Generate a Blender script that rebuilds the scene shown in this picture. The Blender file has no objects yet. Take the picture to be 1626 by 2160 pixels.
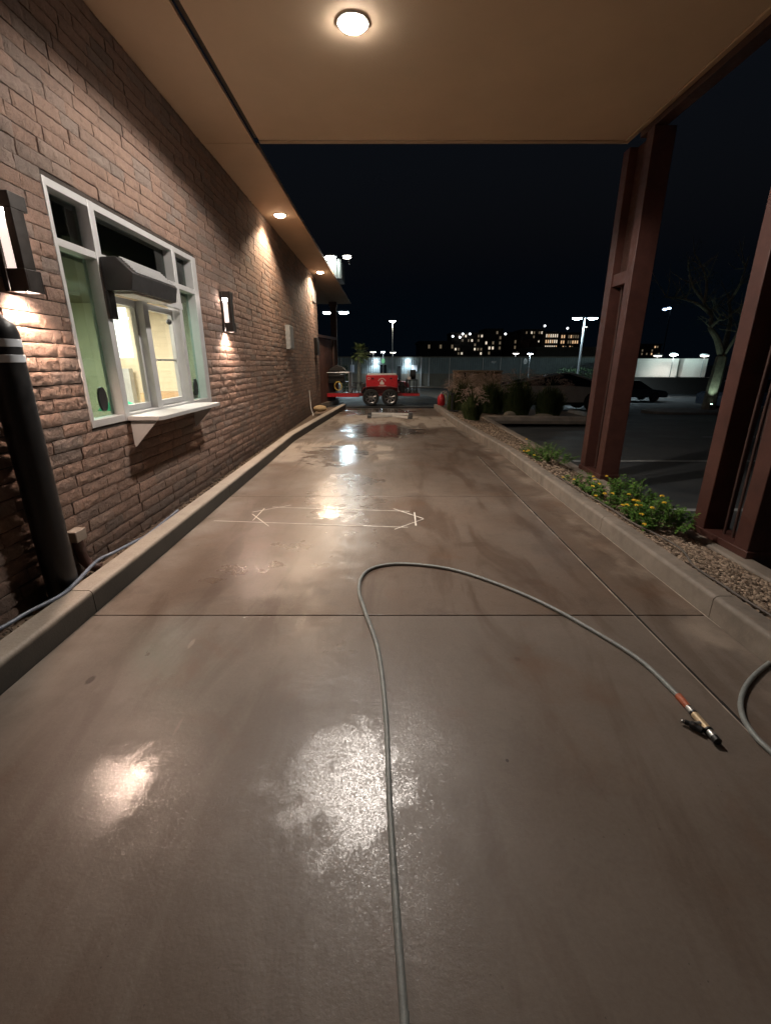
import bpy, math, random
from mathutils import Vector, Matrix, noise as mnoise
R = math.radians
random.seed(7)
S = bpy.context.scene
COL = S.collection

# ------------------------------------------------------------------ camera
CAM_H, PITCH, FPX = 1.5, R(18.5), 944.0
cp, sp = math.cos(PITCH), math.sin(PITCH)
def ray(px, py):
    u, v = (px-813)/FPX, (1080-py)/FPX
    return u, cp+v*sp, -sp+v*cp
def at(px, py, Y):                       # world point seen at a pixel of the photo, Y metres away
    a, b, c = ray(px, py); t = Y/b
    return Vector((a*t, Y, CAM_H+c*t))
cam = bpy.data.cameras.new('camera'); camo = bpy.data.objects.new('camera', cam); COL.objects.link(camo)
cam.sensor_fit = 'HORIZONTAL'; cam.sensor_width = 36; cam.lens = 36*FPX/1626
cam.clip_start = .05; cam.clip_end = 1500
camo.location = (0, 0, CAM_H); camo.rotation_euler = (R(90)-PITCH, 0, 0)
S.camera = camo

def gz(x, y):                            # ground height
    t = min(1, max(0, (x-2.3)/.5)); t = t*t*(3-2*t)
    a = -.008-.042*max(0, y-20)
    b = -.15-.042*max(0, y-10)
    return max(-1.5, a*(1-t)+b*t)

# ------------------------------------------------------------------ materials
def nt(m):
    m.use_nodes = True
    return m.node_tree, m.node_tree.nodes, m.node_tree.links, m.node_tree.nodes['Principled BSDF']
def mix(n, l, fac, a, b):
    x = n.new('ShaderNodeMix'); x.data_type = 'RGBA'
    if hasattr(fac, 'is_output'): l.new(fac, x.inputs[0])
    else: x.inputs[0].default_value = fac
    for s, v in ((x.inputs[6], a), (x.inputs[7], b)):
        if hasattr(v, 'is_output'): l.new(v, s)
        else: s.default_value = (*v, 1)
    return x.outputs[2]
def ramp(n, l, src, a, b, va=0., vb=1.):
    x = n.new('ShaderNodeMapRange'); l.new(src, x.inputs[0])
    x.inputs[1].default_value = a; x.inputs[2].default_value = b
    x.inputs[3].default_value = va; x.inputs[4].default_value = vb
    return x.outputs[0]
def noi(n, l, co, scale, detail=4, rough=.55, dist=0):
    x = n.new('ShaderNodeTexNoise'); l.new(co, x.inputs['Vector'])
    x.inputs['Scale'].default_value = scale; x.inputs['Detail'].default_value = detail
    x.inputs['Roughness'].default_value = rough; x.inputs['Distortion'].default_value = dist
    return x.outputs['Fac']
def mth(n, l, op, a, b=0., c=None):
    x = n.new('ShaderNodeMath'); x.operation = op
    for i, v in enumerate((a, b) if c is None else (a, b, c)):
        if hasattr(v, 'is_output'): l.new(v, x.inputs[i])
        else: x.inputs[i].default_value = v
    return x.outputs[0]
def bump(n, l, h, strength, dist, prev=None):
    x = n.new('ShaderNodeBump'); l.new(h, x.inputs['Height'])
    x.inputs['Strength'].default_value = strength; x.inputs['Distance'].default_value = dist
    if prev is not None: l.new(prev, x.inputs['Normal'])
    return x.outputs[0]
MC = {}
def mat(name, col, rough=.6, metal=0., var=.25, scale=6., bmp=.15, bscale=80., rvar=.12, col2=None, coat=0.):
    if name in MC: return MC[name]
    m = bpy.data.materials.new(name); t, n, l, p = nt(m)
    co = n.new('ShaderNodeTexCoord').outputs['Object']
    f = noi(n, l, co, scale, 6, .65)
    f2 = ramp(n, l, f, .3, .7)
    c2 = col2 if col2 else tuple(c*(1-var) for c in col)
    l.new(mix(n, l, f2, c2, col), p.inputs['Base Color'])
    g = noi(n, l, co, scale*3.1, 4)
    l.new(ramp(n, l, g, .25, .75, max(.02, rough-rvar), min(1, rough+rvar)), p.inputs['Roughness'])
    p.inputs['Metallic'].default_value = metal
    if coat: p.inputs['Coat Weight'].default_value = coat; p.inputs['Coat Roughness'].default_value = .08
    if bmp: l.new(bump(n, l, noi(n, l, co, bscale, 4), bmp, .004), p.inputs['Normal'])
    MC[name] = m; return m
def emit(name, col, s):
    if name in MC: return MC[name]
    m = bpy.data.materials.new(name); t, n, l, p = nt(m)
    p.inputs['Base Color'].default_value = (.8, .8, .8, 1)
    p.inputs['Emission Color'].default_value = (*col, 1); p.inputs['Emission Strength'].default_value = s
    MC[name] = m; return m
def glass(name, col, rough=.02):
    if name in MC: return MC[name]
    m = bpy.data.materials.new(name); t, n, l, p = nt(m)
    n.remove(p); out = n['Material Output']
    tr = n.new('ShaderNodeBsdfTransparent'); tr.inputs[0].default_value = (*col, 1)
    gl = n.new('ShaderNodeBsdfGlossy'); gl.inputs['Roughness'].default_value = rough
    fr = n.new('ShaderNodeFresnel')
    bf = n.new('ShaderNodeNewGeometry').outputs['Backfacing']; l.new(ramp(n, l, bf, 0, 1, 1.5, 1/1.5), fr.inputs['IOR'])
    co = n.new('ShaderNodeTexCoord').outputs['Object']
    l.new(bump(n, l, noi(n, l, co, 3, 2), .03, .01), gl.inputs['Normal'])
    f = mth(n, l, 'MULTIPLY_ADD', fr.outputs[0], 1.0, .0)
    mx = n.new('ShaderNodeMixShader'); l.new(f, mx.inputs[0]); l.new(tr.outputs[0], mx.inputs[1]); l.new(gl.outputs[0], mx.inputs[2])
    l.new(mx.outputs[0], out.inputs[0]); MC[name] = m; return m

def lane_material():
    m = bpy.data.materials.new('wet_concrete'); t, n, l, p = nt(m)
    co = n.new('ShaderNodeTexCoord').outputs['Object']
    sx = n.new('ShaderNodeSeparateXYZ'); l.new(co, sx.inputs[0]); X, Y = sx.outputs[0], sx.outputs[1]
    big = noi(n, l, co, .8, 5, .6, .3); mid = noi(n, l, co, 3.2, 6, .6, .2); fine = noi(n, l, co, 60, 5, .7)
    def blob(cx, cy, rx, ry, edge=.35, wob=.9):
        edge = edge*1.3+.2
        dx = mth(n, l, 'DIVIDE', mth(n, l, 'SUBTRACT', X, cx), rx)
        dy = mth(n, l, 'DIVIDE', mth(n, l, 'SUBTRACT', Y, cy), ry)
        d = mth(n, l, 'ADD', mth(n, l, 'MULTIPLY', dx, dx), mth(n, l, 'MULTIPLY', dy, dy))
        w = mth(n, l, 'MULTIPLY', mth(n, l, 'SUBTRACT', noi(n, l, co, 2.2/max(rx, .3), 7, .58, .4), .5), wob*5.5)
        return ramp(n, l, mth(n, l, 'ADD', d, w), 1+edge, 1-edge)
    wet = ramp(n, l, big, .42, .60)
    # standing pools (sharp mirror) and a thinner film that only sheens
    pool = blob(-.62, 4.5, .16, .2, .2, 1.1)
    for b in ((-.85, 7.6, .55, .9, .2, .8), (-.1, 10.6, .9, 1.2, .3, .7), (-.3, 14.8, 1.2, 1.2, .3, .7)):
        pool = mth(n, l, 'MAXIMUM', pool, blob(*b))
    film = blob(-.16, 1.29, .26, .27, .3, .8)
    glint = blob(-1.03, 1.22, .15, .20, .5, .7)
    film = mth(n, l, 'MAXIMUM', film, glint)
    for b in ((-.45, 5.35, .42, .95, .08, 1.0), (-.50, 3.4, .55, .6, .5, 1.0), (-1.0, 3.0, .42, .5, .5, .7), (-.42, 2.05, .32, .35, .6, .9), (-.5, 4.6, .6, 1.4, .6, .7), (-1.35, 2.1, .3, .4, .7, .7)):
        film = mth(n, l, 'MAXIMUM', film, blob(*b))
    film = mth(n, l, 'MAXIMUM', film, pool)
    film = mth(n, l, 'SUBTRACT', film, .12)
    damp = mth(n, l, 'MULTIPLY', ramp(n, l, noi(n, l, co, 1.9, 4, .5), .38, .6, .12, .42), ramp(n, l, Y, 8.5, 6.5))
    film = mth(n, l, 'MAXIMUM', film, damp)
    shard = blob(-.45, 5.3, .46, .95, .06, 1.3)
    dry = blob(-1.0, 7.9, 1.1, 1.1, .12, .8)
    dry = mth(n, l, 'MAXIMUM', dry, blob(.3, 12.2, 2.6, 1.3, .2, .8))
    dry = mth(n, l, 'MULTIPLY', dry, mth(n, l, 'SUBTRACT', 1., mth(n, l, 'MULTIPLY', pool, .6)))
    base = mix(n, l, ramp(n, l, mid, .3, .72), (.138, .108, .085), (.212, .174, .145))
    base = mix(n, l, mth(n, l, 'MULTIPLY', wet, .6), base, (.105, .070, .048))
    zone = mth(n, l, 'MULTIPLY', ramp(n, l, Y, 2.446, 2.454), ramp(n, l, mth(n, l, 'ADD', Y, mth(n, l, 'MULTIPLY', big, 3.)), 10.5, 8.2))
    base = mix(n, l, mth(n, l, 'MULTIPLY', zone, ramp(n, l, noi(n, l, co, 1.3, 6, .6), .3, .62, .35, .85)), base, (.140, .098, .072))
    stain = mth(n, l, 'MULTIPLY', ramp(n, l, noi(n, l, co, 2.3, 7, .65, .6), .54, .66), .55)
    base = mix(n, l, stain, base, (.085, .060, .046))
    base = mix(n, l, dry, base, (.36, .305, .25))
    base = mix(n, l, ramp(n, l, Y, 2.46, 2.44, 0, .5), base, (.165, .135, .112))
    spots = n.new('ShaderNodeTexVoronoi'); l.new(co, spots.inputs['Vector']); spots.inputs['Scale'].default_value = 2.1
    sp_ = ramp(n, l, spots.outputs['Distance'], .035, .02)
    base = mix(n, l, mth(n, l, 'MULTIPLY', sp_, .6), base, (.06, .045, .035))
    sp2 = n.new('ShaderNodeTexVoronoi'); l.new(co, sp2.inputs['Vector']); sp2.inputs['Scale'].default_value = 9
    s2 = mth(n, l, 'MULTIPLY', ramp(n, l, sp2.outputs['Distance'], .05, .03), ramp(n, l, noi(n, l, co, 5, 2), .5, .6))
    base = mix(n, l, mth(n, l, 'MULTIPLY', s2, .5), base, (.07, .05, .04))
    base = mix(n, l, ramp(n, l, fine, .35, .75, 0, .16), base, (.32, .27, .23))
    for (cx, cy, rx, ry, c_, k_) in ((-1.09, 2.15, .012, .045, (.42, .35, .30), .45), (-.90, 1.55, .008, .05, (.40, .33, .28), .3), (-1.469, 1.845, .018, .03, (.05, .035, .025), .9), (.483, 1.371, .006, .007, (.03, .02, .02), .9),
                                     (-.07, 1.22, .013, .013, (.05, .04, .03), .8), (.70, 2.01, .02, .02, (.06, .045, .035), .6), (-.45, 2.75, .07, .05, (.06, .04, .03), .5), (1.05, 2.9, .10, .05, (.08, .05, .035), .5), (.75, 3.6, .16, .05, (.08, .05, .035), .45)):
        base = mix(n, l, mth(n, l, 'MULTIPLY', blob(cx, cy, rx, ry, .2, .5), k_), base, c_)
    mp = n.new('ShaderNodeMapping'); l.new(co, mp.inputs[0]); mp.inputs['Scale'].default_value = (2.6, .55, 1)
    run = mth(n, l, 'MULTIPLY', ramp(n, l, noi(n, l, mp.outputs[0], 1.3, 8, .62, .8), .50, .60), ramp(n, l, Y, 2.2, 2.6, .35, .75))
    base = mix(n, l, run, base, (.095, .062, .043))
    pv = n.new('ShaderNodeTexVoronoi'); l.new(co, pv.inputs['Vector']); pv.inputs['Scale'].default_value = 34
    pr = mth(n, l, 'MULTIPLY', ramp(n, l, pv.outputs['Distance'], .10, .06), ramp(n, l, noi(n, l, co, 9, 3), .5, .62))
    base = mix(n, l, mth(n, l, 'MULTIPLY', pr, .6), base, (.05, .035, .028))
    # pale slurry left along the kerb and drag marks
    dist = mth(n, l, 'ABSOLUTE', mth(n, l, 'SUBTRACT', X, 1.86))
    sl = mth(n, l, 'MULTIPLY', ramp(n, l, dist, .2, .02), ramp(n, l, noi(n, l, co, 2.5, 6), .45, .62))
    base = mix(n, l, mth(n, l, 'MULTIPLY', sl, .5), base, (.42, .34, .27))
    mg = mth(n, l, 'MULTIPLY', ramp(n, l, X, -1.45, -1.75), ramp(n, l, noi(n, l, co, 1.6, 6), .35, .6))
    base = mix(n, l, mth(n, l, 'MULTIPLY', mg, .5), base, (.42, .37, .32))
    rust = mth(n, l, 'MULTIPLY', ramp(n, l, noi(n, l, co, 1.7, 6, .6, .5), .55, .68), .35)
    base = mix(n, l, rust, base, (.15, .075, .04))
    l.new(base, p.inputs['Base Color'])
    r = ramp(n, l, mid, .3, .7, .50, .40)
    r = mth(n, l, 'SUBTRACT', r, mth(n, l, 'MULTIPLY', wet, .07))
    r = mth(n, l, 'ADD', r, mth(n, l, 'MULTIPLY', dry, .2))
    r = mth(n, l, 'SUBTRACT', r, mth(n, l, 'ADD', mth(n, l, 'MULTIPLY', film, .14), mth(n, l, 'MULTIPLY', pool, .12)))
    
    r = mth(n, l, 'MAXIMUM', mth(n, l, 'SUBTRACT', r, mth(n, l, 'MULTIPLY', shard, .04)), .05)
    l.new(r, p.inputs['Roughness'])
    gr = noi(n, l, co, 110, 4, .85)
    bs = bump(n, l, gr, .7, .0009)
    bs2 = bump(n, l, noi(n, l, co, 14, 6, .6), .25, .006, bs)
    cr = noi(n, l, co, 900, 2, .8)
    bs3 = bump(n, l, cr, .5, .0003, bs2)
    l.new(bs3, p.inputs['Normal'])
    l.new(bump(n, l, gr, .5, .0008), p.inputs['Coat Normal'])
    vr = n.new('ShaderNodeTexVoronoi'); vr.inputs['Scale'].default_value = 210
    wv = n.new('ShaderNodeVectorMath'); wv.operation = 'ADD'; l.new(co, wv.inputs[0])
    wn_ = n.new('ShaderNodeTexNoise'); l.new(co, wn_.inputs['Vector']); wn_.inputs['Scale'].default_value = 60
    ws = n.new('ShaderNodeVectorMath'); ws.operation = 'SCALE'; l.new(wn_.outputs['Color'], ws.inputs[0]); ws.inputs['Scale'].default_value = .006
    l.new(ws.outputs[0], wv.inputs[1]); l.new(wv.outputs[0], vr.inputs['Vector'])
    cs = n.new('ShaderNodeSeparateXYZ'); l.new(vr.outputs['Color'], cs.inputs[0])
    grain = mth(n, l, 'ADD', mth(n, l, 'MULTIPLY', cs.outputs[0], .6), mth(n, l, 'MULTIPLY', noi(n, l, co, 135, 2, .6), .4)); clump = noi(n, l, co, 22, 4, .6)
    gg = mth(n, l, 'ADD', mth(n, l, 'MULTIPLY', mth(n, l, 'SUBTRACT', grain, .5), 1.7), mth(n, l, 'MULTIPLY', mth(n, l, 'SUBTRACT', clump, .5), .9))
    calm = mth(n, l, 'MAXIMUM', mth(n, l, 'MULTIPLY', pool, .75), mth(n, l, 'MAXIMUM', mth(n, l, 'MULTIPLY', glint, .45), mth(n, l, 'MULTIPLY', shard, .35)))
    l.new(ramp(n, l, mth(n, l, 'ADD', mth(n, l, 'ADD', mth(n, l, 'MULTIPLY', film, .75), calm), gg), .42, .85), p.inputs['Coat Weight'])
    l.new(mth(n, l, 'MULTIPLY_ADD', mth(n, l, 'MULTIPLY', grain, film), .5, .32), p.inputs['Specular IOR Level']); l.new(ramp(n, l, mth(n, l, 'MAXIMUM', pool, glint), 0, 1, .27, .12), p.inputs['Coat Roughness'])
    p.inputs['Coat IOR'].default_value = 1.55
    return m
def asphalt_material():
    m = bpy.data.materials.new('asphalt'); t, n, l, p = nt(m)
    co = n.new('ShaderNodeTexCoord').outputs['Object']
    a = noi(n, l, co, 1.1, 6, .6); b = noi(n, l, co, 120, 3, .8)
    base = mix(n, l, ramp(n, l, a, .3, .7), (.030, .034, .037), (.058, .062, .064))
    base = mix(n, l, ramp(n, l, b, .5, .8, 0, .5), base, (.12, .12, .115))
    l.new(base, p.inputs['Base Color'])
    l.new(ramp(n, l, a, .35, .65, .55, .8), p.inputs['Roughness'])
    l.new(bump(n, l, b, .6, .006), p.inputs['Normal'])
    return m
def brick_material():
    m = bpy.data.materials.new('rock_face_brick'); t, n, l, p = nt(m)
    co = n.new('ShaderNodeTexCoord').outputs['Object']
    ri = n.new('ShaderNodeNewGeometry').outputs['Random Per Island']
    cr = n.new('ShaderNodeValToRGB'); l.new(ri, cr.inputs[0])
    e = cr.color_ramp.elements; e[0].color = (.30, .20, .155, 1); e[1].color = (.40, .28, .22, 1)
    for pos, c in ((.08, (.23, .175, .145)), (.2, (.335, .215, .16)), (.5, (.375, .24, .18)), (.75, (.325, .21, .16)), (.92, (.27, .215, .185))):
        x = e.new(pos); x.color = (*c, 1)
    f = noi(n, l, co, 28, 6, .7)
    c = mix(n, l, ramp(n, l, f, .3, .7, 0, .55), cr.outputs[0], (.12, .085, .07))
    c = mix(n, l, ramp(n, l, noi(n, l, co, 130, 4, .7), .55, .8, 0, .5), c, (.42, .33, .27))
    sz = n.new('ShaderNodeSeparateXYZ'); l.new(co, sz.inputs[0])
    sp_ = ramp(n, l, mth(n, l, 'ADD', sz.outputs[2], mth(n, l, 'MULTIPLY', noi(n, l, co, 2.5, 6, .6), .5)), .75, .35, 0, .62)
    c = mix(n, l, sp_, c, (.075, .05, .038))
    st_ = ramp(n, l, noi(n, l, co, 1.3, 7, .65, .4), .5, .72, 0, .35)
    c = mix(n, l, st_, c, (.16, .115, .09))
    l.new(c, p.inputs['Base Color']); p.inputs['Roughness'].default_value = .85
    b1 = bump(n, l, noi(n, l, co, 42, 8, .75), 1.0, .03)
    b2 = bump(n, l, noi(n, l, co, 160, 4, .7), .5, .005, b1)
    l.new(b2, p.inputs['Normal'])
    return m
def kerb_face_material():
    m = bpy.data.materials.new('damp_kerb'); t, n, l, p = nt(m)
    co = n.new('ShaderNodeTexCoord').outputs['Object']
    sx = n.new('ShaderNodeSeparateXYZ'); l.new(co, sx.inputs[0])
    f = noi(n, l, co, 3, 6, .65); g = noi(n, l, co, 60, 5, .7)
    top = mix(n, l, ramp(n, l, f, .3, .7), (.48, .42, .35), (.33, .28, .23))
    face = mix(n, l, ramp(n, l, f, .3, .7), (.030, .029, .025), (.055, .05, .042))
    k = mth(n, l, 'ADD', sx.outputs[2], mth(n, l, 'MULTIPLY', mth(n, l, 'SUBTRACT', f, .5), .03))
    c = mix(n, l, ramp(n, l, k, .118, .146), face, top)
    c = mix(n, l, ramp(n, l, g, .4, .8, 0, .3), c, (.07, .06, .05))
    l.new(c, p.inputs['Base Color']); p.inputs['Roughness'].default_value = .6
    l.new(bump(n, l, noi(n, l, co, 90, 4), .4, .004), p.inputs['Normal'])
    return m
def leaf_material(name, a, b, rough=.7):
    m = bpy.data.materials.new(name); t, n, l, p = nt(m)
    ri = n.new('ShaderNodeNewGeometry').outputs['Random Per Island']
    l.new(mix(n, l, ri, a, b), p.inputs['Base Color'])
    p.inputs['Roughness'].default_value = rough
    p.inputs['Specular IOR Level'].default_value = .25
    return m

M = dict(
    lane=lane_material(), asphalt=asphalt_material(), brick=brick_material(),
    mortar=mat('mortar', (.055, .042, .034), .95, var=.5, scale=20, bmp=.6),
    kerb=mat('kerb_concrete', (.30, .25, .205), .62, var=.45, scale=4, bmp=.35, bscale=90, rvar=.2),
    kerbf=kerb_face_material(),
    soffit=mat('tan_stucco', (.72, .54, .37), .85, var=.10, scale=1.2, bmp=.25, bscale=140),
    trim=mat('tan_metal_trim', (.50, .35, .22), .55, var=.12, scale=2, bmp=.03),
    dark=mat('dark_gap', (.02, .018, .016), .9),
    rust=mat('oxide_red_steel', (.092, .035, .026), .5, metal=.0, var=.45, scale=5, bmp=.2, bscale=60, col2=(.055, .020, .015)),
    rustd=mat('oxide_brown_steel', (.07, .032, .024), .55, var=.5, scale=6, bmp=.25),
    alu=mat('anodised_aluminium', (.52, .52, .52), .42, metal=.25, var=.10, scale=8, bmp=.03),
    steel=mat('stainless_steel', (.52, .51, .49), .30, metal=.8, var=.12, scale=10, bmp=.03),
    bronze=mat('dark_bronze_metal', (.035, .028, .024), .45, metal=.3, var=.3, bmp=.08),
    hood=mat('grey_painted_steel', (.035, .034, .034), .5, metal=.2, var=.25, bmp=.06),
    black=mat('black_plastic', (.012, .012, .013), .5, var=.3, bmp=.1, bscale=150),
    rubber=mat('black_rubber', (.018, .018, .018), .75, bmp=.3, bscale=60),
    bollard=mat('black_bollard_sleeve', (.016, .016, .017), .42, var=.25, bmp=.15, bscale=260),
    reflect=mat('grey_reflective_tape', (.70, .76, .82), .4, var=.1, bmp=.05),
    hose=mat('grey_rubber_hose', (.29, .31, .30), .42, var=.35, scale=30, bmp=.3, bscale=160),
    hosed=mat('dusty_dark_hose', (.15, .125, .105), .6, var=.4, scale=20),
    hoseb=mat('blue_grey_hose', (.20, .235, .30), .38, var=.3, scale=30, bmp=.2, bscale=160),
    gravel=mat('gravel_stones', (.34, .25, .18), .8, var=.6, scale=14, bmp=.3),
    soil=mat('decomposed_granite', (.20, .14, .095), .95, var=.6, scale=40, bmp=1., bscale=70),
    red=mat('red_enamel', (.55, .02, .03), .35, var=.2, bmp=.02, coat=.4),
    darkred=mat('dark_red_paint', (.22, .015, .018), .4, var=.3, bmp=.03),
    white=mat('white_paint', (.72, .71, .68), .5, var=.18, scale=9, bmp=.05),
    line=mat('pale_joint_sealant', (.62, .53, .44), .6, var=.35, scale=25, bmp=.2),
    chalk=mat('white_chalk_line', (.85, .78, .70), .7, var=.25, scale=25, bmp=.2),
    lotline=mat('white_road_paint', (.45, .47, .47), .6, var=.5, scale=8),
    orange=mat('orange_rubber', (.50, .13, .06), .55, var=.3, scale=30),
    brass=mat('weathered_brass', (.62, .46, .28), .4, metal=.3, var=.3, scale=30),
    tan=mat('tan_canvas', (.50, .36, .19), .85, var=.3, scale=12, bmp=.4, bscale=90),
    wood=mat('stained_boards', (.155, .070, .05), .7, var=.55, scale=3, bmp=.4, bscale=30),
    box=mat('grey_enclosure_metal', (.30, .31, .31), .5, metal=.2, var=.15, bmp=.03),
    sid=mat('blue_grey_siding', (.26, .31, .31), .7, var=.2, scale=1, bmp=.1),
    sidl=mat('beige_block', (.26, .235, .19), .85, var=.2, scale=1),
    mon=mat('tan_block_wall', (.30, .22, .15), .85, var=.35, scale=2.5, bmp=.4, bscale=20),
    far=mat('far_stucco', (.07, .062, .055), .9, var=.3, scale=.1),
    far2=mat('far_brick', (.16, .085, .07), .9, var=.3, scale=.1),
    bark=mat('grey_bark', (.30, .26, .20), .9, var=.5, scale=9, bmp=.8, bscale=22),
    palmbark=mat('palm_bark', (.12, .09, .06), .95, var=.5, scale=9, bmp=.8, bscale=22),
    cream=mat('cream_wall_panel', (.82, .70, .52), .6, var=.04, scale=2, bmp=.02),
    inbrown=mat('interior_soffit_brown', (.20, .15, .09), .8, var=.1),
    inpale=mat('interior_pale_wall', (.70, .68, .60), .7, var=.05),
    card=mat('cardboard', (.46, .29, .16), .8, var=.1),
    green=mat('green_cloth', (.02, .38, .20), .7, var=.2),
    poleg=mat('galvanised_pole', (.38, .40, .42), .45, metal=.4, var=.15, bmp=.05),
    corr=mat('corrugated_metal', (.20, .215, .205), .42, metal=.2, var=.12, bmp=.03),
    carblk=mat('dark_car_paint', (.06, .072, .085), .25, var=.1, bmp=0, coat=.6),
    steelcar=mat('brushed_steel_body', (.62, .58, .52), .42, metal=.2, var=.2, scale=2, bmp=.02),
    carglass=mat('tinted_car_glass', (.008, .009, .011), .08, var=.1, bmp=0),
    wheel=mat('alloy_rim', (.40, .40, .41), .3, metal=.8, bmp=0),
    blue=mat('blue_car_paint', (.12, .20, .34), .3, bmp=0),
    yel=mat('flower_yellow', (.95, .74, .07), .6, var=.45, scale=120, bmp=0, col2=(.95, .50, .02)),
    hosey=mat('yellow_hose', (.62, .45, .10), .5, var=.2),
    rock=mat('boulder', (.24, .20, .15), .9, var=.4, scale=3, bmp=.6, bscale=12),
    leaf=leaf_material('lantana_leaf', (.045, .12, .018), (.13, .25, .045)),
    grass=leaf_material('grass_blade', (.025, .045, .014), (.09, .105, .035)),
    plume=leaf_material('grass_plume', (.30, .21, .17), (.66, .50, .41)),
    treeleaf=leaf_material('tree_leaf', (.012, .028, .012), (.03, .05, .02)),
    palm=leaf_material('palm_leaf', (.05, .07, .02), (.16, .15, .04)),
)

# ------------------------------------------------------------------ mesh builder
class MB:
    def __init__(s): s.v = []; s.f = []
    def add(s, vs, fs):
        o = len(s.v); s.v += [tuple(v) for v in vs]; s.f += [tuple(i+o for i in f) for f in fs]; return s
    def box(s, x0, y0, z0, x1, y1, z1):
        x0, x1 = sorted((x0, x1)); y0, y1 = sorted((y0, y1)); z0, z1 = sorted((z0, z1))
        return s.add([(x, y, z) for x in (x0, x1) for y in (y0, y1) for z in (z0, z1)],
                     [(0, 1, 3, 2), (4, 6, 7, 5), (0, 4, 5, 1), (2, 3, 7, 6), (0, 2, 6, 4), (1, 5, 7, 3)])
    def prism(s, poly, axis, a, b):          # poly: 2-D points in the plane normal to axis
        def P(q, t):
            return {'x': (t, q[0], q[1]), 'y': (q[0], t, q[1]), 'z': (q[0], q[1], t)}[axis]
        n = len(poly); ar = sum(poly[i][0]*poly[(i+1) % n][1]-poly[(i+1) % n][0]*poly[i][1] for i in range(n))
        if (ar > 0) != (axis != 'y'): poly = poly[::-1]
        if a > b: a, b = b, a
        vs = [P(q, a) for q in poly]+[P(q, b) for q in poly]
        return s.add(vs, [tuple(range(n))[::-1], tuple(range(n, 2*n))]+[(i, (i+1) % n, (i+1) % n+n, i+n) for i in range(n)])
    def rings(s, rs, closed=False, cap=True):
        n = len(rs[0]); o = len(s.v)
        for r in rs: s.v += [tuple(p) for p in r]
        k = len(rs)
        for i in range(k-1 if not closed else k):
            for j in range(n):
                a, b = o+i*n+j, o+i*n+(j+1) % n; c, d = o+((i+1) % k)*n+(j+1) % n, o+((i+1) % k)*n+j
                s.f.append((a, b, c, d))
        if cap and not closed:
            s.f.append(tuple(o+j for j in range(n))[::-1]); s.f.append(tuple(o+(k-1)*n+j for j in range(n)))
        return s
    def tube(s, pts, r, n=10, cap=True, closed=False):
        pts = [Vector(p) for p in pts]; m = len(pts)
        if not hasattr(r, '__len__'): r = [r]*m
        up = None; rs = []
        for i in range(m):
            if closed: t = (pts[(i+1) % m]-pts[i-1])
            else: t = pts[min(i+1, m-1)]-pts[max(i-1, 0)]
            t = t.normalized() if t.length > 1e-9 else Vector((0, 0, 1))
            if up is None: up = t.orthogonal().normalized()
            up = (up-t*up.dot(t)); up = up.normalized() if up.length > 1e-6 else t.orthogonal().normalized()
            b = t.cross(up)
            rs.append([pts[i]+(up*math.cos(2*math.pi*j/n)+b*math.sin(2*math.pi*j/n))*r[i] for j in range(n)])
        return s.rings(rs, closed, cap)
    def cyl(s, a, b, r, r2=None, n=20): return s.tube([a, b], [r, r if r2 is None else r2], n)
    def lathe(s, c, prof, n=28):             # prof: (radius, z) from bottom to top
        return s.rings([[(c[0]+r*math.cos(2*math.pi*j/n), c[1]+r*math.sin(2*math.pi*j/n), c[2]+z) for j in range(n)] for r, z in prof])
    def ball(s, c, rx, ry=None, rz=None, nu=10, nv=7, jit=0):
        ry = rx if ry is None else ry; rz = rx if rz is None else rz
        rs = []
        for i in range(nv):
            th = math.pi*(i+.02)/(nv-1+.04)
            rs.append([(c[0]+rx*math.sin(th)*math.cos(2*math.pi*j/nu)*(1+random.uniform(-jit, jit)),
                        c[1]+ry*math.sin(th)*math.sin(2*math.pi*j/nu)*(1+random.uniform(-jit, jit)),
                        c[2]-rz*math.cos(th)) for j in range(nu)])
        return s.rings(rs)
    def xf(s, mt, start=0):
        s.v = s.v[:start]+[tuple(mt @ Vector(v)) for v in s.v[start:]]; return s
    def build(s, name, m, parent=None, loc=None, bev=0, flat=False, seg=2):
        me = bpy.data.meshes.new(name)
        off = Vector(loc) if loc is not None else Vector((0, 0, 0))
        me.from_pydata([(v[0]-off.x, v[1]-off.y, v[2]-off.z) for v in s.v], [], s.f)
        me.materials.append(M[m] if isinstance(m, str) else m)
        if not flat:
            me.shade_smooth(); me.set_sharp_from_angle(angle=R(38))
        o = bpy.data.objects.new(name, me); COL.objects.link(o); o.location = off
        if parent is not None:
            o.parent = parent; w = Vector((0, 0, 0)); q = parent
            while q is not None: w += q.location; q = q.parent
            o.location = off-w
        if bev:
            b = o.modifiers.new('bevel', 'BEVEL'); b.width = bev; b.segments = seg; b.limit_method = 'ANGLE'; b.angle_limit = R(40)
        return o
def spline(pts, per=8):
    pts = [Vector(p) for p in pts]; P = [pts[0]*2-pts[1]]+pts+[pts[-1]*2-pts[-2]]; out = []
    for i in range(1, len(P)-2):
        a, b, c, d = P[i-1:i+3]
        for k in range(per):
            t = k/per
            out.append(.5*((2*b)+(c-a)*t+(2*a-5*b+4*c-d)*t*t+(3*b-a-3*c+d)*t**3))
    out.append(pts[-1]); return out
def tag(o, label, cat, group=None, kind=None):
    if label: o['label'] = label
    if cat: o['category'] = cat
    if group: o['group'] = group
    if kind: o['kind'] = kind
    return o
def thing(name, loc, label, cat, group=None):
    o = bpy.data.objects.new(name, None); COL.objects.link(o); o.location = loc; o.empty_display_size = .2
    return tag(o, label, cat, group)
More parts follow.
